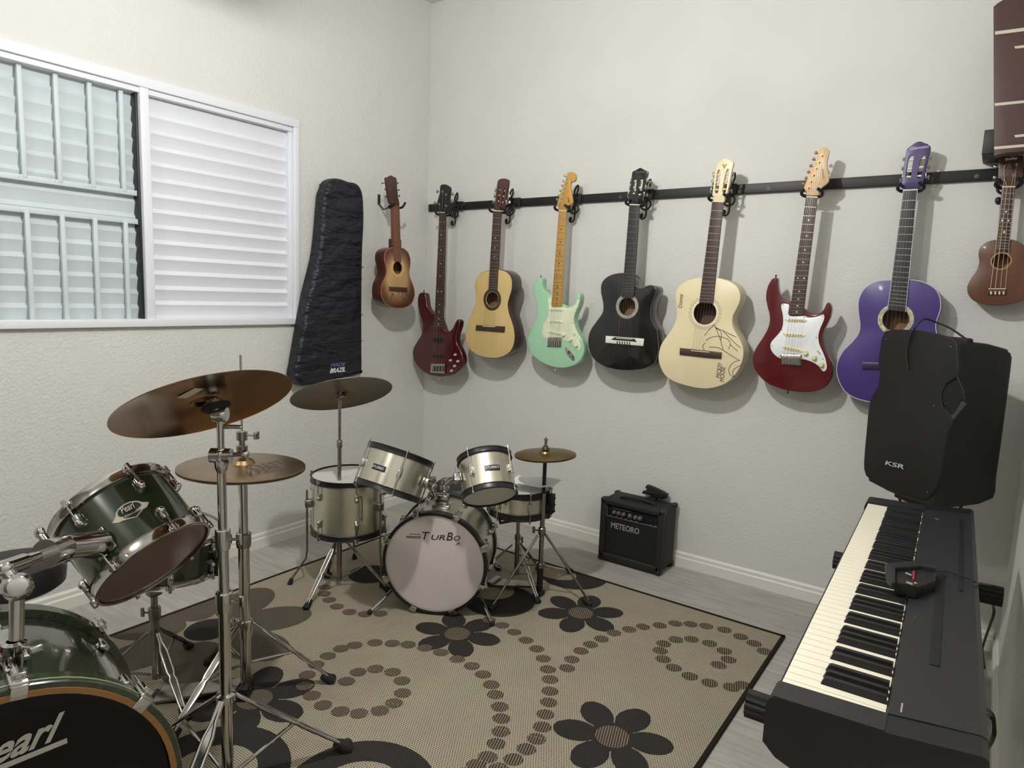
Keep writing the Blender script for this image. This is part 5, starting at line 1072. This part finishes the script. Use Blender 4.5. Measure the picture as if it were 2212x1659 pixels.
a, b = shell_loop(BD_((640, 920), (1170, 650)), .004); text('Pearl', TM['T'], pl, 'badge_lettering', a, b-a, rad.cross(b-a).normalized(), .017, (b-a).length, mat('pale_letter', (226, 220, 208), .4), shear=.25, lift=0)
a, b = shell_loop(BD_((690, 1075), (1340, 720)), .004); text('EXPORT', TM['T'], pl, 'badge_lettering', a, b-a, rad.cross(b-a).normalized(), .005, (b-a).length, PRINT, lift=0)
# snare behind it
sc_ = V((.838, -2.105, .415)); sa = V((.06, .05, 1)).normalized()
SN = drum('snare_drum', 'green lacquered snare drum with chrome hoops half hidden behind the tilted green tom', 'drum', sc_, sa, .172, .135, GREEN, CHROME, HEADC, HEADC, .020, .008, 8, math.radians(10), 'split')
m_ = MB(); ph = math.radians(64); rd2 = SN['pt'](1, ph, 0)-SN['pt'](0, ph, 0); tg = sa.cross(rd2); m_.box(SN['pt'](.19, ph, .03), (.05, .025, .055), (tg, rd2, sa), .006).box(SN['pt'](.195, ph, .075), (.03, .02, .05), (tg, rd2, sa), .005); part('throw_off', m_, BLACK, SN['T'])
bx, by = .815, -2.112; T = thing('snare_stand', 'chrome stand with folded legs under the green snare drum', 'drum stand', (bx, by, RZT))
part('lower_tube', MB().tube((bx, by, .04), (bx, by, .255), .0135), CHROMED, T); part('upper_tube', MB().tube((bx, by, .24), (bx, by, .36), .0105).box((bx, by, .335), (.035, .04, .03), bev=.006).box((bx, by, .37), (.03, .03, .05), bev=.006), CHROMED, T)
collar(T, (bx, by, .26), .0135, .045, (-.8, -.5, 0)); m_ = MB()
for a in (20, 140, 260):
    d = V((math.cos(math.radians(a)), math.sin(math.radians(a)), 0)); m_.poly([V((bx, by, .38)), V((bx, by, .392))+d*.07, V((bx, by, .402))+d*.165, V((bx, by, .43))+d*.19], .0065, 8)
part('basket_arms', m_, BLACKM, T)
stand_legs(T, V((bx, by, .20)), [(bx+.235, by-.035), (bx-.15, by+.19), (bx-.09, by-.24)], 0, lowz=.055, r=.007)
# hi-hat
qx, qy = 1.075, -1.962; hz2 = .762
T = thing('hi_hat_stand', 'tall chrome hi-hat stand with pedal behind the foreground crash cymbal stand', 'cymbal stand', (qx, qy, RZT))
part('lower_tube', MB().tube((qx, qy, .03), (qx, qy, .525), .0165, n=20), CHROME, T); part('upper_tube', MB().tube((qx, qy, .5), (qx, qy, .735), .0135, n=20).lathe((qx, qy, .722), Z, [(.0135, 0), (.018, .008), (.026, .018), (.026, .024), (0, .024)], 24), CHROME, T)
topz = at(528, 766, dep((qx, qy, 1.0))).z
part('pull_rod', MB().tube((qx, qy, .73), (qx, qy, topz), .0036, n=10), CHROME, T)
part('clutch', MB().lathe((qx, qy, hz2+.042), Z, [(0, 0), (.016, 0), (.017, .018), (.009, .02), (.009, .034), (.016, .036), (.016, .062), (.0036, .064)], 20), CHROMED, T)
part('clutch_screw', MB().tube((qx, qy, hz2+.095), (qx+.035, qy+.02, hz2+.095), .004, n=8).box((qx+.040, qy+.023, hz2+.095), (.008, .020, .026), bev=.004), CHROME, T)
collar(T, (qx, qy, .525), .0165, .05, (-.85, -.5, 0)); collar(T, (qx, qy, .235), .0165, .06, (-.8, -.3, .3), CHROME)
stand_legs(T, V((qx, qy, .255)), [(1.223, -1.745), (.817, -1.935), (qx+.03, qy-.26)], 0, m=CHROME, lowz=.12, r=.0075, foot_r=.016)
d = V((-.72, -.62, 0)).normalized(); w = V((-d.y, d.x, 0)); a = V((qx, qy, .03))
part('pedal_plate', MB().prism([a+w*.03+Z*.02+d*.02, a-w*.03+Z*.02+d*.02, a+d*.27-w*.045-Z*.01, a+d*.27+w*.045-Z*.01], (0, 0, -.008), .001, .001, 2), CHROMED, T)
part('pedal_base', MB().box(a+d*.14+Z*(-.018), (.30, .07, .006), (d, w, Z), .002).box(a+Z*0, (.03, .075, .045), (d, w, Z), .004), BLACKM, T)
CYM = mat('brushed_bronze', (152, 128, 98), .30, 1., noise=.12, nscale=6); CYMD = mat('polished_bronze_underside', (124, 92, 64), .18, 1., noise=.1, nscale=5)
HA = V((.012, .03, 1)).normalized(); HHG = 'hi-hat pair of the green kit'
o, hb_ = cymbal('c', '', (qx, qy, hz2-.004), HA, .184, CYM, .2, .09, .018); top = solo('hi_hat_cymbal', o, CYM, 'bronze top hi-hat cymbal with dark printed logo on the tall chrome stand', 'cymbal', (qx, qy, hz2), HHG)
o, hb_ = cymbal('c', '', (qx, qy, hz2-.012), HA, .184, CYM, .2, .09, .018, True); solo('hi_hat_cymbal', o, CYM, 'bronze bottom hi-hat cymbal just under the printed one', 'cymbal', (qx, qy, hz2-.012), HHG)
ORIG[top.name] = V((qx, qy, hz2)); s0, s1 = onp(545, 1019, V((qx, qy, hz2+.009)), HA), onp(622, 1002, V((qx, qy, hz2+.009)), HA)
ink = mat('faded_black_ink', (44, 36, 30), .5); text('KREST', top, top, 'printed_logo', s0, s1-s0, HA.cross(s1-s0).normalized(), .042, (s1-s0).length, ink, shear=.3, lift=.0035)
# crash stand, foreground
cx, cy = 1.397, -2.224
T = thing('cymbal_stand', 'tall chrome tripod stand in the foreground carrying the largest cymbal', 'cymbal stand', (cx, cy, RZT))
def onpole(u, v): return onp(u, v, V((cx, cy, 0)), V((CAM.x-cx, CAM.y-cy, 0)).normalized()).z
z1, z2, z3, z4, zh = onpole(485, 1300), onpole(483, 1165), onpole(481, 1010), onpole(481, 905), onpole(487, 1505)
part('lower_tube', MB().tube((cx, cy, .03), (cx, cy, z1), .0145, n=24), CHROME, T); part('middle_tube', MB().tube((cx, cy, z1-.02), (cx, cy, z2), .0127, n=24), CHROME, T)
part('upper_tube', MB().tube((cx, cy, z2-.02), (cx, cy, z3), .0105, n=24), CHROME, T)
collar(T, (cx, cy, z1), .0152, .055, (.7, .6, 0), CHROME); collar(T, (cx, cy, z2), .0135, .055, (.7, .6, 0), CHROME)
cc_ = at(462, 862, dep((cx, cy, z4))-.0); ca = disc_axis(at(432, 877, dep((cx, cy, z4))), (1340, -350), .31, -1)
m_ = MB().lathe((cx, cy, z3-.012), Z, [(.0105, 0), (.015, .01), (.017, .03), (.016, .05), (.011, .06)], 24); hv = V((_r.x, _r.y, 0)).normalized()
jz = z3+.03; m_.tube(V((cx, cy, jz))-hv*.024, V((cx, cy, jz))+hv*.024, .018, n=24).box((cx, cy, jz+.0), (.03, .03, .03), bev=.006); part('boom_joint', m_, CHROME, T)
part('boom_arm', MB().tube(V((cx, cy, jz)), V((cx, cy, jz))+hv*.055+Z*.006, .0055, n=10).sphere(V((cx, cy, jz))+hv*.058+Z*.006, .011, 12), CHROME, T)
tz = z4+.012; m_ = MB().tube((cx, cy, jz), (cx, cy, tz), .009, n=16).lathe(V((cx, cy, tz))-hv*.016, hv, [(0, 0), (.017, 0), (.019, .004), (.019, .028), (.017, .032), (0, .032)], 24)
m_.tube(V((cx, cy, tz)), cc_ + ca*.03, .0045, n=12).lathe(cc_ - ca*.032, ca, [(.005, 0), (.013, .002), (.014, .012), (.018, .014), (.018, .026), (.010, .028)], 20); part('tilter', m_, CHROME, T)
part('felt_washer', MB().lathe(cc_ - ca*.018, -ca, [(.005, 0), (.034, 0), (.034, .006), (.026, .011), (.005, .012)], 28), RUBBER, T)
part('tilter_key', MB().tube(V((cx, cy, tz-.03)), V((cx, cy, tz-.03))+hv*.02, .006, n=10).box(V((cx, cy, tz-.03))+hv*.035, (.036, .010, .010), (hv, Z.cross(hv), Z), .004), CHROME, T)
part('top_wing_nut', MB().tube(cc_+ca*.03, cc_+ca*.05, .007, n=12).box(cc_+ca*.052, (.03, .006, .014), bev=.002), CHROME, T)
stand_legs(T, V((cx, cy, zh)), [(1.521, -1.938), (1.075, -2.263), (1.560, -2.505)], 0, m=CHROME, lowz=.045, r=.0085, foot_r=.019)
part('leg_hub', MB().lathe((cx, cy, zh-.012), Z, [(.0145, 0), (.024, .003), (.024, .02), (.0145, .024)], 24), CHROME, T)
cx0 = at(443, 876, dep((cx, cy, z4))); o, hb2 = cymbal('c', '', cx0, ca, .207, CYMD, .17, .085, .016)
cr_ = solo('crash_cymbal', o, CYMD, 'largest cymbal, tilted to show its polished coppery underside with a paper sticker', 'cymbal', cc_); ORIG[cr_.name] = V(cc_)
CS = crop(380, 820, 15.8); pc = cc_ - ca*.006
st = [onp(u, v, cx0 + ca*.0064, ca) for u, v in CS((20, 580), (630, 250), (940, 275), (350, 600))]
part('paper_sticker', MB().prism([p - ca*.003 for p in st], ca*.0004), mat('yellowed_paper', (196, 184, 160), .7), cr_)
# drum throne
tx, ty = .487, -2.382; T = thing('drum_throne', 'round black drum throne behind the large green bass drum', 'stool', (tx, ty, RZT))
part('seat', MB().lathe((tx, ty, .34), Z, [(0, 0), (.125, 0), (.140, .012), (.144, .05), (.133, .082), (.10, .09), (0, .092)], 48), VINYL, T)
part('post', MB().tube((tx, ty, .05), (tx, ty, .342), .014), CHROMED, T)
stand_legs(T, V((tx, ty, .22)), [(tx+.22*math.cos(a), ty+.22*math.sin(a)) for a in (.8, 2.9, 5.0)], 0, lowz=.07, r=.007)
# ---------------------------------------------------------------- digital piano on its X stand
KU, KV = V((-.0355, .9994, 0)), V((.9994, .0355, 0)); KO = V((2.666, -2.094, 0)); KLEN, KDEP = 1.345, .283
def kp(a, b, z): return KO + KU*a + KV*b + Z*z      # a along the keys from the near end, b from the player's side to the back
DK = mat('charcoal_piano_case', (32, 32, 35), .5, noise=.06, nscale=60); DKB = mat('black_piano_base', (16, 16, 18), .5); KW = mat('white_keys', (240, 234, 212), .35); KBK = mat('black_keys', (18, 18, 20), .45)
zf, zb = .706, .724
T = thing('digital_piano', 'black digital piano with full keyboard along the right wall', 'piano', kp(KLEN/2, KDEP/2, zf-.105))
zf, zb = .706, .724
def slabk(a0, a1, prof): # profile in (b, z), swept from a0 to a1
    m_ = MB(); A_ = [m_.bm.verts.new(kp(a0, b, z)) for b, z in prof]; B_ = [m_.bm.verts.new(kp(a1, b, z)) for b, z in prof]; m_.bridge(A_, B_); m_.face(A_); m_.face(B_[::-1]); return m_
KEY0, KEYL = .054, 1.226; BK0 = KDEP*.0+.016; KEYB = .148
endp = [(.0, zf-.075), (.0, zf-.015), (.004, zf-.002), (.010, zf+.002), (.160, zf+.006), (KDEP-0.010, zb), (KDEP-0.002, zb-.004), (KDEP-0.000, zf-.010), (KDEP-0.000, zf-.075), (.24, zf-.105), (.05, zf-.105), (.02, zf-.094)]
part('end_cheek', slabk(0, KEY0-.002, endp), DKB, T); part('end_cheek', slabk(KEY0+KEYL+.002, KLEN, endp), DKB, T)
for a0, a1 in ((0.0015, KEY0-.002), (KEY0+KEYL+.002, KLEN-.0015)):
    part('cheek_top', slabk(a0, a1, [(.006, zf+.0018), (.010, zf+.0036), (.160, zf+.0076), (.160, zf+.006), (.010, zf+.002)]), DK, T)
part('key_bed', slabk(KEY0-.002, KEY0+KEYL+.002, [(.0, zf-.075), (.0, zf-.028), (.004, zf-.022), (.012, zf-.020), (.165, zf-.020), (.165, zf-.105), (.05, zf-.105), (.02, zf-.094)]), DKB, T)
part('control_panel', slabk(KEY0-.002, KEY0+KEYL+.002, [(.158, zf-.022), (.158, zf+.004), (.160, zf+.0076), (.200, zf+.012), (KDEP-0.010, zb+.001), (KDEP-0.002, zb-.003), (KDEP-0.000, zf-.010), (KDEP-0.000, zf-.075), (.24, zf-.105), (.158, zf-.105)]), DK, T)
part('rest_groove', slabk(.24, .74, [(.205, zf+.0115), (.205, zf+.0137), (.220, zf+.0155), (.220, zf+.0135)]), DKB, T)
part('rest_groove', slabk(.62, 1.20, [(.246, zf+.0165), (.246, zf+.0185), (.253, zf+.0193), (.253, zf+.0172)]), DKB, T)
ww = KEYL/52
blk = [0]; pat = [1, 0, 1, 1, 0, 1, 1]      # from A upwards: A, B, C, D, E, F, G  (1 = a black key follows)
hup_ = [pat[i % 7] for i in range(52)]; hup_[51] = 0; hasb = [hup_[50-i] if i < 51 else 0 for i in range(52)]   # the near end is the treble end
for i in range(52):
    a0 = KEY0 + i*ww + .0006; a1 = KEY0 + (i+1)*ww - .0006
    # the white key narrows behind where black keys stand
    lcut = .0065 if i > 0 and hasb[i-1] else 0; rcut = .0065 if hasb[i] else 0
    zt = zf-.003
    loop = [kp(a0, .010, zt), kp(a1, .010, zt), kp(a1, .062, zt), kp(a1-rcut, .062, zt), kp(a1-rcut, .1565, zt), kp(a0+lcut, .1565, zt), kp(a0+lcut, .062, zt), kp(a0, .062, zt)]
    part('white_key', MB().prism(loop, (0, 0, -.020)), KW, T)
for i in range(52):
    if hasb[i]:
        c = KEY0 + (i+1)*ww; z0, z1 = zf-.004, zf+.0085; m_ = MB()
        v = [m_.bm.verts.new(kp(c+s*hw, b, z)) for b, z, hw in ((.062, z0, .0062), (.066, z1-.002, .0048), (.070, z1, .0045), (.155, z1, .0045), (.155, z0, .0062)) for s in (-1, 1)]
        for k in range(4): m_.face([v[2*k], v[2*k+1], v[2*k+3], v[2*k+2]])
        m_.face([v[0], v[2], v[4], v[6], v[8]]); m_.face([v[1], v[9], v[7], v[5], v[3]]); m_.face([v[0], v[8], v[9], v[1]]); part('black_key', m_, KBK, T)
for a in (.065, .073): part('panel_mark', MB().box(kp(KLEN-.10-a, .19+.6*(a-.065), zf+.0135), (.006, .006, .001), (KU, KV, Z)), mat('grey_button', (120, 118, 114), .5), T)
part('power_mark', MB().box(kp(.075, .176, zf+.0103), (.028, .0025, .0008), (KU, KV, (Z-KV*.10).normalized())), mat('pale_panel_print', (150, 150, 150), .5), T)
# stand
T = thing('keyboard_stand', 'black folding X-frame stand with ribbed end caps under the digital piano', 'stand', kp(KLEN/2, KDEP/2, 0))
for k, a in enumerate((.175, 1.05)):
    z = zf-.126; y0, y1 = (-.004, .314) if k else (-.024, .31)
    ar = part('support_arm', MB().tube(kp(a, y0, z), kp(a, y1, z), .0185, n=20), BLACKM, T)
    for b in (y0, y1):
        s = -1 if b < .1 else 1; m_ = MB(); o = kp(a, b - s*.012, z); n = 36; rings = []
        for h in (0, .052):
            rings.append([m_.bm.verts.new(o + KV*(s*h) + KU*((.0235 + (.0018 if j % 3 else -.0018))*math.cos(2*math.pi*j/n)) + Z*((.0235 + (.0018 if j % 3 else -.0018))*math.sin(2*math.pi*j/n))) for j in range(n)])
        m_.bridge(*rings); m_.face(rings[0]); m_.face(rings[1]); part('ribbed_cap', m_, RUBBER, T, ar)
for sx_, (aa, ab) in ((.13, (.175, 1.05)), (.17, (1.05, .175))): part('cross_leg', MB().poly([kp(aa, sx_, zf-.14), kp(ab, sx_, .025)], .016, 12), BLACKM, T)
for a in (.175, 1.05): part('floor_bar', MB().tube(kp(a, -.04, .019), kp(a, .33, .019), .018, n=16), BLACKM, T)
part('pivot_bolt', MB().tube(kp(.6125, .10, .30), kp(.6125, .21, .30), .014, n=14), CHROMED, T)
# little black clip with a red tab on the keys
G8 = crop(1880, 1180, 6.38)
def kz(px, z): return [onz(u, v, z) for u, v in px]
T = thing('clip_holder', 'small black angular clip holder with a red tab lying across the piano keys', 'holder', kz(G8((500, 400)), zf+.01)[0])
zt = zf+.044
back = kz(G8((205, 235), (700, 190), (905, 235), (905, 300), (700, 262), (345, 290), (345, 500), (300, 500), (228, 430)), zt)
part('frame', MB().prism(back, (0, 0, -.012), .001, .001, 2), DK, T)
part('housing', MB().prism(kz(G8((345, 290), (905, 260), (905, 470), (640, 560), (500, 520), (345, 495)), zf+.036), (0, 0, -.026), .003, .002, 2), DKB, T)
a = kz(G8((585, 335), (610, 340), (610, 450), (580, 455)), zf+.044); part('red_tab', MB().prism(a, (0, 0, -.006), .001, 0, 2), mat('red_tab', (168, 44, 52), .4), T)
for q in (((490, 370), (575, 405)), ((500, 490), (590, 520))): p1, p2 = kz(G8(*q), zf+.042); part('metal_prong', MB().tube(p1, p2, .0022, n=8), CHROME, T)
part('metal_screw', MB().sphere(kz(G8((620, 515)), zf+.042)[0], .004, 10), CHROME, T)
# cables by the right wall
CAB = mat('black_cable', (14, 14, 15), .55)
p = [onz(u, v, z) for (u, v), z in zip(G8((905, 345), (1060, 350), (1240, 405), (1380, 460), (1490, 510)), (zf+.035, zf+.022, zf+.024, zf+.026, zf+.026))]
p.append(kp(1.05, .33, zf-.10)); solo('thin_wire', MB().poly(p, .0013, 6, smooth=4), CAB, 'thin black wire running from the clip holder over the back of the piano', 'cable', p[0])
def xw(u, v, x): return onx(u, v, x)
q = crop(2060, 1240, 3.96)
p = [xw(u, v, 2.972) for u, v in q((335, 262), (345, 330), (310, 440), (268, 560), (247, 640), (252, 720), (262, 800))]
solo('power_cable', MB().poly(p, .0036, 8, smooth=4), CAB, 'black cable hanging behind the piano from the rear end cap of its stand', 'cable', p[0])
p = [xw(u, v, 2.978) for u, v in q((255, 1150), (300, 1170), (335, 1210), (345, 1290), (345, 1370), (320, 1440), (285, 1495), (250, 1560))]
solo('coiled_cable', MB().poly(p, .0042, 8, smooth=4).poly([xw(u, v, 2.972) for u, v in q((262, 1195), (300, 1215), (330, 1235))], .0042, 8), CAB, 'looped black cable low behind the near end of the piano', 'cable', p[0])
# ---------------------------------------------------------------- loudspeaker on a pole
SPK = mat('black_speaker_shell', (15, 15, 16), .6, bump=.25, bscale=260); GRL = mat('black_speaker_grille', (14, 14, 15), .65)
sA = V((2.575, -.385, 0)); sd = V((.707, -.707, 0)); sn = V((-.707, -.707, 0)); SW = .302; zB, zT = .674, 1.206
T = thing('loudspeaker', 'large black loudspeaker facing the room beside the far end of the piano', 'speaker', (2.77, -.36, zB))
def sp_(a, h, dpt=0.): return sA + sd*a - sn*dpt + Z*h
def spx(u, v, lift=0.): return onp(u, v, sA + sn*lift, sn)
F7 = crop(1840, 660, 3.6075)
fp = F7((255, 200), (420, 188), (560, 198), (760, 250), (812, 290), (822, 400), (825, 540), (745, 610), (700, 690), (705, 780), (790, 885), (745, 1000), (715, 1150), (690, 1300), (655, 1420), (600, 1500), (520, 1510), (330, 1440), (140, 1355), (100, 1300), (92, 1220), (110, 1000), (140, 740), (200, 640), (218, 560), (205, 450), (220, 330))
FP = [spx(u, v, .004) for u, v in catmull(fp, 2)]
# cabinet: front silhouette tapering to the back
fr = [(0, .06), (.0, .48), (.015, .520), (.05, .538), (.262, .538), (.292, .520), (SW, .48), (SW, .05), (.285, .0), (.03, .0)]
fr = [(a, zB + h) for a, h in fr]
m_ = MB(); rows = []
for dpt, sc_x, sc_z, off in ((0, 1, 1, 0), (.06, 1.0, 1.0, 0), (.17, .97, .97, 0), (.24, .86, .92, 0), (.27, .72, .85, 0)):
    rows.append([m_.bm.verts.new(sp_(SW/2 + (a-SW/2)*sc_x, zB+.282+(z-zB-.282)*sc_z, dpt)) for a, z in catmull(fr, 3)])
for r1, r2 in zip(rows, rows[1:]): m_.bridge(r1, r2)
m_.face(rows[0]); m_.face(rows[-1]); cab = part('cabinet', m_, SPK, T, ang=45)
part('front_grille', MB().prism(FP, sn*-.012, .004, 0, 3), GRL, T)
dm = F7((812, 580), (862, 670), (860, 730), (790, 850), (715, 760), (705, 690), (735, 620)); part('handle_recess', MB().prism([spx(u, v, .0075) for u, v in dm], sn*-.005), mat('recess_shade_black', (6, 6, 7), .8), T)  # raised flat plate; near-black colour stands in for the recess's shade
part('recess_rim', MB().poly([spx(u, v, .008) for u, v in F7((820, 550), (870, 665), (880, 765), (790, 888), (705, 790), (697, 690), (735, 610))], .0028, 8, closed=True), SPK, T)
part('recess_lip', MB().prism([spx(u, v, .0105) for u, v in F7((858, 745), (890, 765), (790, 888), (768, 850), (790, 852))], sn*-.003), mat('grey_lip', (62, 62, 64), .5), T)
o, e = spx(*F7((262, 1232))[0], .009), spx(*F7((408, 1268))[0], .009); xd = (e-o).normalized()
text('KSR', T, None, 'logo_lettering', o - Z*.004, xd, Z, .016, (e-o).length, mat('chrome_letters', (214, 214, 216), .3, .4), shear=.1, bold=.015)
for c in ((270, 262), (772, 322), (640, 780), (590, 1455)): part('grille_screw', MB().sphere(spx(*F7(c)[0], .0085), .0024, 8), CHROMED, T)
part('top_handle', MB().box(sp_(SW*.75, zT+.004, .09), (.10, .03, .022), (sd, -sn, Z), .008), SPK, T)
part('pole_cup', MB().box(sp_(.155, zB-.014, .09), (.12, .12, .034), (sd, -sn, Z), .006), SPK, T)
pb_ = sp_(.155, 0, .09); T = thing('speaker_stand', 'black tripod stand under the loudspeaker, mostly hidden behind the piano', 'stand', (pb_.x, pb_.y, 0))
part('pole', MB().tube((pb_.x, pb_.y, .08), (pb_.x, pb_.y, zB-.031), .0175, n=20), BLACKM, T)
part('leg_collar', MB().tube((pb_.x, pb_.y, .40), (pb_.x, pb_.y, .46), .028, n=20), BLACKM, T)
for a in (2.6, 4.2, 5.6):
    d = V((math.cos(a), math.sin(a), 0)); f = V((pb_.x, pb_.y, .014)) + d*.30
    if f.x > RX-.03: f.x = RX-.03
    part('leg', MB().tube(V((pb_.x, pb_.y, .42))+d*.024, f, .011, n=12).sphere(f, .014, 10), BLACKM, T)
p = [spx(u, v, .013) for u, v in F7((440, 500), (430, 420), (432, 345), (452, 255), (488, 180))] + [spx(*F7((530, 130))[0], .0), spx(*F7((580, 104))[0], -.03), spx(*F7((670, 135))[0], -.06), spx(*F7((770, 178))[0], -.075), sp_(.26, zT-.0, .11)]
solo('speaker_cable', MB().poly(p, .0032, 8, smooth=4), CAB, 'black cable looping over the top of the loudspeaker and down its front', 'cable', p[0])
p = [at(1938, 1062, dep(sA)+.05), at(1943, 1078, dep(sA)+.05), at(1949, 1094, dep(sA)+.05), at(1952, 1125, dep(sA)+.05)]; p.append(V((p[-1].x, p[-1].y, .008))); solo('speaker_lead', MB().poly(p, .0045, 8, smooth=3), CAB, 'black lead dropping to the floor from the left underside of the loudspeaker', 'cable', p[-1])
p = [at(2092, 1068, dep(sA)-.02), at(2082, 1085, dep(sA)-.02), at(2072, 1102, dep(sA)-.02), at(2062, 1125, dep(sA)-.02)]; p.append(V((p[-1].x, p[-1].y, .008))); solo('speaker_lead', MB().poly(p, .0045, 8, smooth=3), CAB, 'black lead slanting to the floor from the right underside of the loudspeaker', 'cable', p[-1])
# ---------------------------------------------------------------- practice amplifier by the back wall
AB = mat('black_tolex', (21, 21, 22), .6, bump=.35, bscale=420); AG = mat('black_grille_cloth', (10, 10, 11), .75, bump=.2, bscale=600); PAN = mat('amp_panel', (20, 20, 24), .35)
ax0, ax1, ay0, ay1, ah = 1.388, 1.722, -.200, -.018, .322
T = thing('guitar_amplifier', 'small black practice amplifier standing on the floor against the back wall', 'amplifier', ((ax0+ax1)/2, (ay0+ay1)/2, 0))
cxm, cym = (ax0+ax1)/2, (ay0+ay1)/2
part('cabinet', MB().box((cxm, cym+.012, ah/2+.006), (ax1-ax0-.006, ay1-ay0-.024, ah-.012), bev=.022), AB, T)
m_ = MB(); yF = ay0
m_.box((ax0+.016, yF+.015, ah/2+.006), (.032, .03, ah-.012), bev=.008).box((ax1-.016, yF+.015, ah/2+.006), (.032, .03, ah-.012), bev=.008).box((cxm, yF+.015, .026), (ax1-ax0-.01, .03, .04), bev=.008).box((cxm, yF+.015, ah-.016), (ax1-ax0-.01, .03, .03), bev=.008); part('front_frame', m_, AB, T)
part('grille_cloth', MB().box((cxm, yF+.016, .140), (ax1-ax0-.06, .010, .200)), AG, T)
pz = ah-.062; pan = part('control_panel', MB().box((cxm, yF+.014, pz), (ax1-ax0-.062, .010, .050)), PAN, T)
LINE = mat('silver_line', (186, 184, 178), .35, .6)
m_ = MB().box((cxm, yF+.0085, pz-.0245), (ax1-ax0-.064, .0015, .0022)).box((ax0+.034, yF+.0085, pz), (.0018, .0015, .05)).box((cxm-.055, yF+.0085, pz+.021), (.10, .0015, .0012)); part('panel_trim', m_, LINE, T, pan)
for k, t in enumerate((.16, .255, .35, .375, .475, .585, .675)):
    if k == 3: continue
    x = ax0 + .033 + (ax1-ax0-.066)*t; part('control_knob', MB().lathe((x, yF+.009, pz+.001), -Y, [(.0105, 0), (.0105, .005), (.0078, .006), (.007, .016), (.0055, .017), (0, .017)], 20), mat('dark_knob', (130, 126, 122), .3, .6), T, pan)
x = ax0+.033+(ax1-ax0-.066)*.875; part('input_jack', MB().lathe((x, yF+.009, pz-.001), -Y, [(.0042, -.004), (.0042, .003), (.0085, .003), (.0085, 0)], 20), CHROME, T, pan)
part('power_switch', MB().box((ax1-.042, yF+.0085, pz), (.012, .004, .028), bev=.001), BLACK, T, pan)
for t in (.08, .20, .30, .40, .50, .60, .88, .97):
    x = ax0+.033+(ax1-ax0-.066)*t; part('panel_text', MB().box((x, yF+.0087, pz-.0195), (.011, .0006, .0022)), LINE, T, pan)
text('METEORO', T, None, 'logo_lettering', V((ax0+.060, yF+.0105, .178)), X, Z, .030, .152, mat('grey_logo', (150, 148, 145), .4), bold=.02)
m_ = MB()
for x in (ax0+.012, ax1-.012):
    for z in (.016, ah-.01):
        m_.box((x, yF+.02, z+.0), (.026, .044, .026), bev=.009); m_.box((x, ay1-.02, z+.0), (.026, .036, .026), bev=.009)
part('corner_guard', m_, BLACK, T)
m_ = MB(); n = 10; P = [V((ax0+.075+(ax1-ax0-.15)*k/n, cym-.02, ah+.002+.010*math.sin(math.pi*k/n)**.4)) for k in range(n+1)]
for a, b in zip(P, P[1:]): m_.box((a+b)/2, ((b-a).length+.002, .026, .008), ((b-a).normalized(), Y, (b-a).normalized().cross(Y)), .002)
part('carry_handle', m_, RUBBER, T)
for x in (ax0+.03, ax1-.03):
    for y in (ay0+.03, ay1-.03): part('foot', MB().tube((x, y, 0), (x, y, .012), .012, .014, 12), RUBBER, T)
# black clip standing behind the amplifier handle
G4 = crop(1360, 1030, 18.433); yy = -.045
def gy(px, y=yy): return [ony(u, v, y) for u, v in px]
T = thing('tablet_clip', 'black plastic holder with jaw ends standing on top of the practice amplifier', 'holder', gy(G4((900, 970)))[0])
body = G4((680, 325), (740, 335), (980, 430), (1180, 530), (1340, 600), (1430, 665), (1520, 705), (1480, 790), (1500, 830), (1400, 880), (1240, 900), (1120, 840), (1040, 880), (980, 975), (820, 935), (840, 800), (820, 740), (720, 710), (600, 690), (485, 660), (530, 560), (600, 580), (690, 500), (612, 435))
part('clip_body', MB().prism(gy(body), (0, .02, 0), .0015, .0015, 2), BLACK, T)
part('clip_foot', MB().box((gy(G4((900, 960)))[0].x, yy+.006, ah+.003), (.045, .05, .008), bev=.002), BLACK, T)
